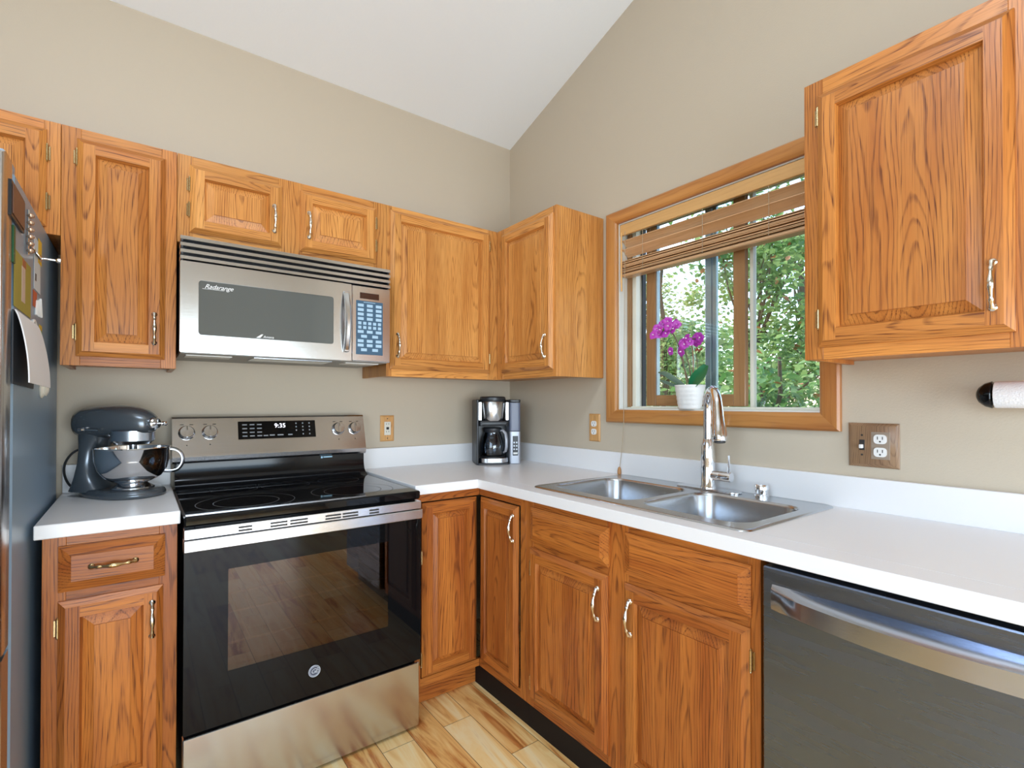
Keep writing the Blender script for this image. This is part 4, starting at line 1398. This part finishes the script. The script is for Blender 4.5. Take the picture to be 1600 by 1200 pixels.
# column: sweeps up from the back of the base into the head
rings = []
for z, x0, x1, hw in ((0.020, -0.140, 0.012, 0.070), (0.045, -0.126, -0.015, 0.066), (0.075, -0.115, -0.040, 0.060), (0.12, -0.108, -0.052, 0.052), (0.165, -0.108, -0.050, 0.047), (0.20, -0.112, -0.035, 0.047), (0.235, -0.118, -0.01, 0.048)):
    c0, h0 = (x0+x1)/2, (x1-x0)/2
    rings.append([(c0+h0*math.copysign(abs(math.cos(2*PI*j/24))**0.75, math.cos(2*PI*j/24)), hw*math.copysign(abs(math.sin(2*PI*j/24))**0.75, math.sin(2*PI*j/24)), z) for j in range(24)])
mb.loft(rings)
mb.build('base_column', MIXB, t, MF, smooth=60)
mb = MB()
mb.loft([sect(*a) for a in ((-0.138, 0.268, 0.016, 0.022), (-0.133, 0.269, 0.036, 0.040), (-0.118, 0.271, 0.050, 0.052), (-0.088, 0.274, 0.059, 0.060), (-0.03, 0.277, 0.062, 0.062), (0.03, 0.279, 0.062, 0.061),
                             (0.080, 0.279, 0.060, 0.057), (0.115, 0.277, 0.053, 0.049), (0.138, 0.274, 0.043, 0.039), (0.150, 0.272, 0.033, 0.030), (0.154, 0.272, 0.026, 0.026))])
hdm = mb.build('motor_head', MIXB, t, MF, smooth=60)
mb = MB()
mb.lathe([(0.0215, 0.152), (0.0225, 0.158), (0.0225, 0.168), (0.019, 0.172), (0.001, 0.173)], (0, 0, 0.272), 'x', 24)
mb.lathe([(0.004, 0.171), (0.004, 0.184), (0.0085, 0.186), (0.0085, 0.196), (0.001, 0.198)], (0, 0.012, 0.272), 'x', 14)
mb.box(0.158, 0.1725, -0.026, -0.0215, 0.2695, 0.2745, 0.0005)
mb.build('attachment_hub', CHROME, hdm, MF)
mb = MB()
mb.lathe([(0.060, 0.248), (0.0635, 0.245), (0.0635, 0.208), (0.060, 0.203), (0.056, 0.202), (0.052, 0.195), (0.012, 0.194), (0.012, 0.150), (0.004, 0.148)], (0.078, 0, 0), 'z', 36)
mb.build('planetary_drum', MIXSIL, hdm, MF)
mb = MB()
mb.tube([(-0.052, -0.064, 0.250), (0.010, -0.0655, 0.2485)], 0.003, 8); mb.tube([(-0.068, -0.0635, 0.250), (-0.050, -0.065, 0.250)], 0.007, 10)
mb.build('speed_lever', CHROME, hdm, MF)
mb = MB()
BX = 0.078
mb.lathe([(0.064, 0.0315), (0.064, 0.036), (0.052, 0.044), (0.043, 0.050), (0.060, 0.058), (0.084, 0.074), (0.099, 0.100), (0.1065, 0.135), (0.1095, 0.178), (0.1120, 0.1805), (0.1110, 0.1835), (0.1065, 0.181),
          (0.1040, 0.135), (0.0965, 0.102), (0.081, 0.077), (0.050, 0.061), (0.001, 0.058)], (BX, 0, 0), 'z', 56)
bw = mb.build('bowl', BOWLST, t, MF, smooth=50)
mb = MB()
ha = Vector((math.cos(0.80), math.sin(0.80), 0))
path = [Vector((BX, 0, 0))+ha*r+Vector((0, 0, z)) for r, z in ((0.107, 0.172), (0.122, 0.170), (0.139, 0.158), (0.148, 0.135), (0.146, 0.110), (0.133, 0.088), (0.113, 0.083), (0.088, 0.086))]
pp = []
for i in range(len(path)-1):
    for k in range(4):
        pp.append(path[i].lerp(path[i+1], k/4))
pp.append(path[-1])
for _ in range(2):
    pp = [pp[0]]+[(pp[i-1]+pp[i]*2+pp[i+1])/4 for i in range(1, len(pp)-1)]+[pp[-1]]
mb.tube(pp, 0.0045, 10, flat=1.6)
mb.build('bowl_handle', MIXSIL, bw, MF)
mb = MB()
pts = [Vector(p) for p in ((-1.955, -0.085, CZ+0.165), (-1.985, -0.088, CZ+0.152), (-2.006, -0.092, CZ+0.115), (-2.008, -0.092, CZ+0.08), (-1.998, -0.086, CZ+0.04), (-1.975, -0.07, CZ+0.010), (-1.94, -0.045, CZ+0.006), (-1.86, -0.035, CZ+0.006))]
pp = []
for i in range(len(pts)-1):
    for k in range(4):
        pp.append(pts[i].lerp(pts[i+1], k/4))
pp.append(pts[-1])
for _ in range(4):
    pp = [pp[0]]+[(pp[i-1]+pp[i]*2+pp[i+1])/4 for i in range(1, len(pp)-1)]+[pp[-1]]
mb.tube(pp, 0.0038, 8)
mb.build('power_cord', CORDB, t)

# ------------------------------------------------------------------ coffee maker
CP, CA = Vector((-0.226, -0.185, CZ)), math.radians(-24)
t = thing('coffee_maker', 'black and silver drip coffee maker in the countertop corner', 'coffee maker', CP, CA)
CF = Matrix.Translation(CP) @ Matrix.Rotation(CA, 4, 'Z')      # local: -y front
mb = MB()
mb.prism(rrect(-0.122, 0.122, 0.030, 0.098, 0.02, 5), 'z', 0.0005, 0.345, b=0.004)
mb.prism(rrect(-0.122, -0.110, -0.088, 0.06, 0.005, 3), 'z', 0.0005, 0.345, b=0.002)
mb.prism(rrect(-0.122, 0.058, -0.095, 0.06, 0.02, 5), 'z', 0.0005, 0.010, b=0.002)
mb.prism(rrect(-0.110, 0.058, -0.078, 0.04, 0.02, 5), 'z', 0.205, 0.232, b=0.003)
mb.build('housing', BLACKPL, t, CF)
mb = MB()
mb.prism(rrect(-0.108, 0.056, -0.100, 0.06, 0.05, 8), 'z', 0.010, 0.036, b=0.002)
mb.build('base_plate', STEEL, t, CF)
mb = MB()
mb.lathe([(0.066, 0.038), (0.066, 0.042), (0.060, 0.043)], (-0.026, -0.028, 0), 'z', 32); mb.build('hot_plate', BLACKPL, t, CF)
mb = MB()
mb.lathe([(0.055, 0.232), (0.060, 0.245), (0.068, 0.332), (0.066, 0.336)], (-0.026, -0.025, 0), 'z', 40)
mb.box(-0.109, -0.09, -0.06, 0.03, 0.234, 0.332, 0.002); mb.box(0.04, 0.058, -0.055, 0.03, 0.234, 0.332, 0.002)
bk = mb.build('brew_basket', STEELV, t, CF)
mb = MB()
mb.lathe([(0.069, 0.335), (0.071, 0.340), (0.070, 0.356), (0.064, 0.362), (0.001, 0.364)], (-0.026, -0.025, 0), 'z', 40); mb.build('lid', BLACKPL, bk, CF)
mb = MB()
mb.prism(rrect(0.060, 0.121, -0.070, 0.06, 0.012, 5), 'z', 0.0005, 0.175, b=0.002); col = mb.build('control_column', COFSIL, t, CF)
mb = MB()
mb.prism(rrect(0.060, 0.121, -0.068, 0.06, 0.012, 5), 'z', 0.176, 0.330, b=0.002); mb.build('water_tank', TANK, t, CF)
mb = MB()
mb.prism(rrect(0.059, 0.122, -0.070, 0.062, 0.012, 5), 'z', 0.331, 0.346, b=0.003); mb.build('tank_lid', BLACKPL, t, CF)
mb = MB()
mb.box(0.076, 0.106, -0.0715, -0.0695, 0.045, 0.150, 0.0005)
mb.box(0.079, 0.103, -0.0722, -0.0712, 0.052, 0.062, 0.0003, mat=1)
for k in range(3):
    for x in (0.084, 0.098):
        mb.box(x-0.004, x+0.004, -0.0722, -0.0712, 0.075+k*0.018, 0.083+k*0.018, 0.0003, mat=2)
mb.build('button_panel', [BLACKPL, LENS, COFSIL], col, CF)
t = thing('coffee_carafe', 'glass coffee carafe with silver handle inside the coffee maker', 'carafe', CP, CA)
mb = MB()
mb.lathe([(0.050, 0.0435), (0.058, 0.048), (0.064, 0.075), (0.062, 0.11), (0.052, 0.145), (0.044, 0.165), (0.046, 0.175)], (-0.026, -0.030, 0), 'z', 40, cap=False); mb.build('glass_jug', CARAFE, t, CF)
mb = MB()
mb.lathe([(0.001, 0.0445), (0.048, 0.0445), (0.056, 0.049), (0.0595, 0.06), (0.001, 0.061)], (-0.026, -0.030, 0), 'z', 32); mb.build('coffee', COFFEE, t, CF)
mb = MB()
mb.lathe([(0.048, 0.170), (0.050, 0.174), (0.050, 0.190), (0.044, 0.196), (0.001, 0.198)], (-0.026, -0.030, 0), 'z', 36); mb.build('carafe_lid', BLACKPL, t, CF)
mb = MB()
hdir = Vector((0.78, -0.62, 0)).normalized()
o0 = Vector((-0.026, -0.030, 0))
mb.tube([o0+hdir*r+Vector((0, 0, z)) for r, z in ((0.045, 0.178), (0.062, 0.182), (0.078, 0.165), (0.084, 0.130), (0.084, 0.095), (0.078, 0.070), (0.066, 0.062))], [0.007, 0.008, 0.009, 0.009, 0.009, 0.008, 0.006], 10, flat=0.7)
mb.build('handle', COFSIL, t, CF)

# ------------------------------------------------------------------ outlet plates
def duplex(mb, x, z, y, m_face, m_slot):
    for dz in (-0.0195, 0.0195):
        mb.prism([(x+p[0], z+dz+p[1]) for p in rrect(-0.0165, 0.0165, -0.0140, 0.0140, 0.010, 5)], 'y', y-0.0035, y, mat=m_face)
        mb.box(x-0.0075, x-0.0052, y-0.0038, y-0.003, z+dz-0.001, z+dz+0.008, 0, mat=m_slot)
        mb.box(x+0.0052, x+0.0075, y-0.0038, y-0.003, z+dz-0.001, z+dz+0.008, 0, mat=m_slot)
        mb.lathe([(0.0025, y-0.0038), (0.0025, y-0.003)], (x, 0, z+dz-0.007), 'y', 10, mat=m_slot)
def plate(mb, x0, x1, z0, z1, t2=0.007, b=0.006):
    rings = []
    for d, y in ((0, -0.0005), (0, -t2*0.35), (b, -t2)):
        rings.append([(x0+d, y, z0+d), (x1-d, y, z0+d), (x1-d, y, z1-d), (x0+d, y, z1-d)])
    mb.loft(rings)
t = thing('outlet_plate', 'light oak outlet plate on the wall right of the range', 'outlet', (-0.779, 0, 1.112))
mb = MB(); plate(mb, -0.816, -0.742, 1.046, 1.178); mb.build('cover_plate', PLATEW, t)
mb = MB()
mb.box(-0.796, -0.762, -0.010, -0.006, 1.078, 1.146, 0.001); mb.box(-0.786, -0.772, -0.0115, -0.0095, 1.106, 1.119, 0.0006, mat=1)
for zz in (1.092, 1.131):
    mb.box(-0.7865, -0.7842, -0.0104, -0.0095, zz, zz+0.008, 0, mat=1); mb.box(-0.7738, -0.7715, -0.0104, -0.0095, zz, zz+0.008, 0, mat=1)
for zz in (1.062, 1.162):
    mb.lathe([(0.003, -0.008), (0.003, -0.0065)], (-0.779, 0, zz), 'y', 10, mat=1)
mb.build('receptacle', [IVORY, SLOTM], t)
t = thing('outlet_plate', 'wooden outlet plate left of the window below the corner cabinet', 'outlet', (0, -0.710, 1.122), -PI/2)
mb = MB(); plate(mb, 0.673, 0.747, 1.055, 1.190); mb.build('cover_plate', PLATEW, t, 'R')
mb = MB(); duplex(mb, 0.710, 1.122, -0.007, 0, 1); mb.build('receptacle', [WHITEPL, SLOTM], t, 'R')
t = thing('switch_and_outlet_plate', 'brown wooden double plate with switch and outlet right of the window', 'switch plate', (0, -1.878, 1.115), -PI/2)
mb = MB(); plate(mb, 1.812, 1.944, 1.048, 1.182, 0.010, 0.010); mb.build('cover_plate', PLATEB, t, 'R')
mb = MB(); mb.box(1.874, 1.922, -0.0108, -0.009, 1.074, 1.156, 0.0004, mat=2); duplex(mb, 1.898, 1.115, -0.0108, 0, 1)
mb.build('receptacle', [WHITEPL, SLOTM, simple('taupe_plate', (0.30, 0.23, 0.17), 0.4)], t, 'R')
mb = MB(); mb.box(1.843, 1.857, -0.0112, -0.009, 1.099, 1.131, 0.0004, mat=1); mb.box(1.8455, 1.8545, -0.024, -0.0105, 1.105, 1.117, 0.0015)
for zz in (1.085, 1.145):
    mb.lathe([(0.003, -0.011), (0.003, -0.0095)], (1.850, 0, zz), 'y', 10, mat=1)
mb.build('toggle_switch', [WHITEPL, SLOTM], t, 'R')

# ------------------------------------------------------------------ paper towel
t = thing('towel_holder', 'black and chrome paper towel holder on the wall under the right cabinet', 'towel holder', (0, -2.28, 1.264), -PI/2)
mb = MB()
mb.lathe([(0.001, 2.128), (0.010, 2.129), (0.020, 2.134), (0.030, 2.146), (0.034, 2.158), (0.032, 2.160), (0.001, 2.160)], (0, -0.085, 1.264), 'x', 32)
mb.build('end_cap', BLACKGL, t, 'R')
mb = MB()
mb.lathe([(0.032, 2.436), (0.034, 2.44), (0.030, 2.452), (0.001, 2.466)], (0, -0.085, 1.264), 'x', 32)
mb.build('end_cap', BLACKGL, t, 'R')
mb = MB()
for x in (2.142, 2.452):
    mb.tube([(x, -0.085, 1.264), (x, -0.05, 1.266), (x, -0.001, 1.268)], 0.006, 10)
mb.tube([(2.15, -0.085, 1.264), (2.445, -0.085, 1.264)], 0.006, 10)
mb.build('bracket', CHROME, t, 'R')
mb = MB()
mb.lathe([(0.0125, 2.164), (0.0325, 2.164), (0.0330, 2.166), (0.0330, 2.430), (0.0325, 2.432), (0.0125, 2.432), (0.0125, 2.164)], (0, -0.085, 1.264), 'x', 36, cap=False)
tag(mb.build('paper_towel_roll', TOWEL, None, 'R'), 'thin white paper towel roll on the holder at the right edge', 'paper towel')

# ------------------------------------------------------------------ blind
t = thing('window_blind', 'raised brown wooden slat blind hanging in the top of the window', 'blind', (0.03, -1.297, 1.83), -PI/2)
B0, B1 = F0+0.004, F1-0.004
mb = MB()
mb.box(B0, B1, -0.004, 0.008, 2.019, 2.070, 0.002, grain='x'); mb.build('valance', VALW, t, 'R')
mb = MB(); mb.box(B0+0.004, B1-0.004, 0.010, 0.048, 2.034, 2.069, 0.001); mb.build('headrail', CREAM, t, 'R')
mb = MB()
def slat(mb2, zc, tilt, yc=0.028, w2=0.050):
    dy, dz = math.cos(tilt)*w2/2, math.sin(tilt)*w2/2
    q = []
    for k in range(5):
        s = -1+k/2
        q.append((yc+dy*s, zc+dz*s+0.0025*(1-s*s)))
    rings = [[(x, p[0], p[1]) for p in q]+[(x, p[0], p[1]-0.0028) for p in q[::-1]] for x in (B0+0.003, B1-0.003)]
    mb2.loft(rings, 0, True, True, 'x')
slat(mb, 1.984, math.radians(-38)); slat(mb, 1.944, math.radians(-34))
for k in range(12):
    slat(mb, 1.849+0.0047*k, math.radians(random.uniform(-5, 9)), 0.028+random.uniform(-0.003, 0.003))
mb.build('slats', BLINDW, t, 'R')
mb = MB(); mb.box(B0+0.003, B1-0.003, 0.003, 0.053, 1.829, 1.843, 0.004, grain='x'); mb.build('bottom_rail', BLINDW, t, 'R')
mb = MB()
for x in (1.000, 1.297, 1.560):
    for y in (0.001, 0.055):
        mb.tube([(x, y, 2.034), (x+0.002, y-0.002*(1 if y < 0.02 else -1), 1.93), (x, y, 1.842)], 0.0011, 5)
mb.build('ladder_cord', CORDT, t, 'R')
mb = MB()
mb.tube([(0.884, -0.006, 2.034), (0.885, -0.008, 1.83), (0.887, -0.008, 1.76)], 0.004, 8)
mb.build('tilt_wand', VALW, t, 'R')
mb = MB()
mb.tube([(0.905, -0.005, 2.034), (0.906, -0.010, 1.70), (0.912, -0.024, 1.30), (0.914, -0.0255, 1.16), (0.904, -0.027, 1.03), (0.894, -0.030, 0.945)], 0.0012, 6)
cordo = mb.build('pull_cord', CORDT, t, 'R')
mb = MB()
mb.lathe([(0.0025, 0.951), (0.006, 0.947), (0.0085, 0.935), (0.0092, 0.925), (0.008, 0.9165), (0.001, 0.9160)], (0.894, -0.0325, 0), 'z', 16)
mb.build('cord_tassel', TASSEL, cordo, 'R')

# ------------------------------------------------------------------ orchid
OP = Vector((0.022, -1.226, OZ0+0.0062))
t = thing('potted_orchid', 'magenta orchid in a white ribbed pot on the window sill', 'potted plant', OP)
mb = MB()
prof = [(0.001, 0.0), (0.044, 0.0), (0.046, 0.002)]
for k in range(1, 15):
    z = 0.002+0.092*k/15
    prof.append((0.046+0.0145*(z/0.096)+0.0010*math.sin(k*2.2), z))
prof += [(0.0615, 0.096), (0.060, 0.099), (0.0565, 0.098), (0.055, 0.088), (0.001, 0.087)]
mb.lathe(prof, OP, 'z', 44)
mb.build('pot', POT, t)
mb = MB(); mb.lathe([(0.054, 0.0875), (0.045, 0.093), (0.001, 0.096)], OP, 'z', 20); mb.build('moss', SOIL, t)
def smooth_path(ps, sub=5, it=3):
    ps = [Vector(p) for p in ps]
    q = []
    for i in range(len(ps)-1):
        for k in range(sub):
            q.append(ps[i].lerp(ps[i+1], k/sub))
    q.append(ps[-1])
    for _ in range(it):
        q = [q[0]]+[(q[i-1]+q[i]*2+q[i+1])/4 for i in range(1, len(q)-1)]+[q[-1]]
    return q
# coordinates from the pot: u to the viewer's right (along -y), v up, w towards the room
def O(u, v, w=0.0):
    return OP+Vector((-w, -u, v))
stems = [([O(0.0, 0.09), O(-0.03, 0.20, 0.01), O(-0.055, 0.29, 0.01), O(-0.085, 0.335, 0.015), O(-0.135, 0.335, 0.02)], 0.0028, STEMM),
         ([O(0.008, 0.09), O(0.0, 0.17, 0.0), O(-0.02, 0.25, 0.01), O(-0.005, 0.285, 0.015), O(0.04, 0.285, 0.02)], 0.0026, STEMM),
         ([O(0.014, 0.09), O(0.016, 0.2), O(0.010, 0.262)], 0.0022, STAKE),
         ([O(-0.012, 0.09), O(-0.030, 0.19), O(-0.045, 0.27)], 0.0018, STAKE),
         ([O(0.03, 0.10), O(0.034, 0.18, -0.005), O(0.022, 0.25)], 0.0016, STEMM)]
for ps, r, mt2 in stems:
    mb = MB(); mb.tube(smooth_path(ps), r, 7); mb.build('stem', mt2, t)
def leaf_blade(path, w2, mat, nrm):
    mb2 = MB()
    ps = smooth_path(path, 4, 2)
    n = len(ps)-1
    rings = []
    for i, p in enumerate(ps):
        u = i/n
        tdir = (ps[min(i+1, n)]-ps[max(i-1, 0)]).normalized()
        side = tdir.cross(Vector(nrm)).normalized()
        nn = side.cross(tdir)
        hw = w2*max(0.03, math.sin(PI*min(1, u*0.86+0.10))**0.7)
        rings.append([p+side*hw*s+nn*0.18*hw*s*s+nn*o for s, o in ((-1, 0), (-0.5, 0), (0, 0), (0.5, 0), (1, 0), (0.5, -0.0015), (0, -0.0022), (-0.5, -0.0015))])
    mb2.loft(rings)
    return mb2.build('leaf', mat, t, smooth=60)
leaf_blade([O(0.012, 0.088, 0.01), O(0.03, 0.115, 0.015), O(0.060, 0.148, 0.01), O(0.068, 0.180, 0.0)], 0.026, ORLEAF, (-0.85, -0.1, 0.2))
leaf_blade([O(0.025, 0.088, 0.02), O(0.055, 0.110, 0.03), O(0.085, 0.140, 0.03), O(0.100, 0.172, 0.03)], 0.020, ORLEAF, (-0.85, 0.2, 0.3))
leaf_blade([O(-0.01, 0.088, 0.01), O(-0.05, 0.115, 0.02), O(-0.10, 0.150, 0.03), O(-0.135, 0.157, 0.03)], 0.014, ORLEAFG, (-0.6, 0, 0.8))
leaf_blade([O(-0.015, 0.088, 0.02), O(-0.06, 0.100, 0.04), O(-0.11, 0.122, 0.05)], 0.012, ORLEAFG, (-0.5, 0, 0.85))
def blossom(c2, size, face):
    mb2 = MB()
    f = Vector(face).normalized()
    a = f.orthogonal().normalized()
    b = f.cross(a)
    rot0 = random.uniform(0, 2*PI)
    for k in range(5):
        an = rot0+2*PI*k/5
        d = a*math.cos(an)+b*math.sin(an)
        s = f.cross(d)
        L = size*(1.0 if k % 2 else 0.92)
        wd = size*0.50
        lay = 0.0006*k
        vs = []
        for u, w2, h in ((0.05, 0.10, 0.0), (0.35, 0.75, 0.10), (0.65, 1.0, 0.16), (0.88, 0.7, 0.10), (1.0, 0.15, 0.04)):
            for sg in (-1, 0, 1):
                vs.append(c2+d*L*u+s*wd*w2*sg+f*(size*(h-0.10*abs(sg))+lay))
        fs = [(i*3+j, i*3+j+1, i*3+j+4, i*3+j+3) for i in range(4) for j in range(2)]
        mb2.add(vs, fs, 0)
    mb2.lathe([(0.001, -0.002), (size*0.16, 0.001), (size*0.12, 0.006), (0.001, 0.009)], c2, 'z', 8, mat=1, M=f.to_track_quat('Z', 'Y').to_matrix().to_4x4())
    return mb2.build('blossom', [PETAL, PETALC], t, smooth=60)
random.seed(11)
spots = [(-0.160, 0.320), (-0.150, 0.345), (-0.125, 0.365), (-0.120, 0.335), (-0.095, 0.370), (-0.085, 0.345), (-0.070, 0.362), (-0.062, 0.335), (-0.140, 0.318), (-0.100, 0.322), (-0.055, 0.350),
         (-0.088, 0.242), (-0.020, 0.240), (-0.012, 0.262), (-0.022, 0.280), (0.005, 0.292), (0.012, 0.270), (0.030, 0.295), (0.045, 0.280), (0.030, 0.270), (0.062, 0.285), (0.058, 0.270), (-0.028, 0.255)]
for u, v in spots:
    blossom(O(u+random.uniform(-0.004, 0.004), v+random.uniform(-0.004, 0.004), 0.012+random.uniform(-0.012, 0.02)), random.uniform(0.019, 0.024), (-1.0, random.uniform(-0.6, 0.5), random.uniform(-0.35, 0.5)))
mb = MB()
for k in range(5):
    mb.lathe([(0.0005, -0.006), (0.004, -0.002), (0.003, 0.003), (0.0005, 0.006)], O(0.036+0.006*k, 0.240+0.003*math.sin(k*2), 0.01), 'z', 7)
mb.build('withered_bud', simple('withered_red', (0.28, 0.07, 0.04), 0.7), t)

# ------------------------------------------------------------------ outdoors
g = MB(); g.box(WT+0.01, 30, -12, 24, -0.9, -0.6, 0)
struct(g.build('ground', GROUNDM, smooth=0), 'dry grassy ground outside the window', 'ground')

def tree(label, x, y, h, crown, trunk_r, n, size, mats, seed, lean=(0, 0), name='leafy_tree', group=None, clusters=60, shell=0.55):
    """crown: list of (dx, dy, z, rx, ry, rz) ellipsoids; leaves in clumps along branch ends"""
    rnd = random.Random(seed)
    z0 = -0.6
    tr = thing(name, label, 'tree', (x, y, z0), 0, group)
    m2 = MB()
    top = Vector((x+lean[0], y+lean[1], h*0.8))
    path = [Vector((x, y, z0)).lerp(top, k/8)+Vector((rnd.uniform(-0.05, 0.05), rnd.uniform(-0.05, 0.05), 0))*(k > 0) for k in range(9)]
    m2.tube(path, [trunk_r*(1-0.085*k) for k in range(9)], 9)
    cents = []
    for c2 in crown:
        for _ in range(max(4, int(clusters/len(crown)))):
            while True:
                p = Vector([rnd.uniform(-1, 1) for _ in range(3)])
                if shell < p.length < 1:
                    break
            cents.append(Vector((x+c2[0]+p.x*c2[3], y+c2[1]+p.y*c2[4], c2[2]+p.z*c2[5])))
    for c2 in rnd.sample(cents, min(len(cents), 26)):
        k = min(8, max(2, int((c2.z-z0)/(top.z-z0)*8*0.75)))
        s = path[k]
        mid = s.lerp(c2, 0.5)+Vector((rnd.uniform(-0.1, 0.1), rnd.uniform(-0.1, 0.1), 0.12))
        m2.tube(smooth_path([s, mid, c2], 4, 1), [0.020-0.0018*i for i in range(9)], 5)
    m2.build('trunk', BARK, tr, smooth=50)
    V, F, MI = [], [], []
    for i in range(n):
        c2 = rnd.choice(cents)
        p = c2+Vector((rnd.gauss(0, 0.16), rnd.gauss(0, 0.16), rnd.gauss(0, 0.13)))
        d = Vector((rnd.gauss(0, 1), rnd.gauss(0, 1), rnd.gauss(-0.3, 0.6))).normalized()
        s = d.cross(Vector((rnd.gauss(0, 0.5), rnd.gauss(0, 0.5), 1))).normalized()
        nn = s.cross(d)
        L = size*rnd.uniform(0.65, 1.25)
        w2 = L*0.36
        b = len(V)
        V += [p, p+d*L*0.35-s*w2+nn*w2*0.35, p+d*L*0.75-s*w2*0.75+nn*w2*0.3, p+d*L, p+d*L*0.75+s*w2*0.75+nn*w2*0.3, p+d*L*0.35+s*w2+nn*w2*0.35, p+d*L*0.55]
        mi = 0 if rnd.random() < 0.7 else (1 if len(mats) > 1 else 0)
        if len(mats) > 2 and rnd.random() < 0.025:
            mi = 2
        for f in ((0, 1, 6), (1, 2, 6), (2, 3, 6), (0, 6, 5), (6, 4, 5), (6, 3, 4)):
            F.append([b+q for q in f]); MI.append(mi)
    me = bpy.data.meshes.new('foliage')
    inv = Vector((x, y, z0))
    me.from_pydata([v-inv for v in V], [], F)
    me.polygons.foreach_set('material_index', MI)
    me.polygons.foreach_set('use_smooth', [True]*len(F))
    for mm in mats:
        me.materials.append(mm)
    fo = bpy.data.objects.new('foliage', me)
    COL.objects.link(fo)
    fo.parent = tr
    return tr

tree('nearest leafy tree outside the right pane of the window', 4.2, 0.75, 4.2, [(0, 0, 2.6, 0.9, 0.8, 0.8), (0.2, -0.5, 1.6, 0.8, 0.7, 0.8), (0.5, 0.3, 3.4, 1.0, 0.8, 0.7)], 0.07, 4500, 0.080, [LEAFA, LEAFB, LEAFR], 3, (0.4, 0.2), clusters=75, shell=0.3)
tree('bushy green tree seen behind the orchid through the left pane', 5.3, 2.85, 4.6, [(0, 0, 2.7, 1.1, 1.1, 1.1), (0.2, 0.6, 1.5, 1.1, 1.2, 0.8), (-0.2, -0.7, 1.6, 0.9, 0.8, 0.8)], 0.08, 6500, 0.085, [LEAFA, LEAFC], 4, clusters=85, shell=0.25)
tree('tall pale green tree standing farther back beyond the right pane', 8.4, 2.0, 6.2, [(0, 0, 3.6, 1.6, 1.5, 1.5), (0.3, -1.0, 2.0, 1.5, 1.4, 1.1), (0, 1.0, 1.9, 1.5, 1.4, 1.2)], 0.11, 7000, 0.12, [LEAFA, LEAFC], 5, clusters=90, shell=0.2)
tree('yellow-green tree far back beyond the left pane', 10.2, 7.0, 6.5, [(0, 0, 3.6, 1.8, 1.8, 1.5), (-0.3, 0.8, 1.9, 1.7, 1.6, 1.2), (0.2, -0.9, 2.1, 1.6, 1.4, 1.2)], 0.12, 7000, 0.13, [LEAFC, LEAFA], 6, clusters=90, shell=0.2)
tree('low dark shrub under the right pane of the window', 2.2, -0.55, 2.0, [(0, 0, 1.0, 0.6, 0.5, 0.55), (0.3, 0.5, 0.9, 0.6, 0.6, 0.5)], 0.04, 2600, 0.075, [LEAFB, LEAFA, LEAFR], 8, name='leafy_shrub', clusters=40, shell=0.2)
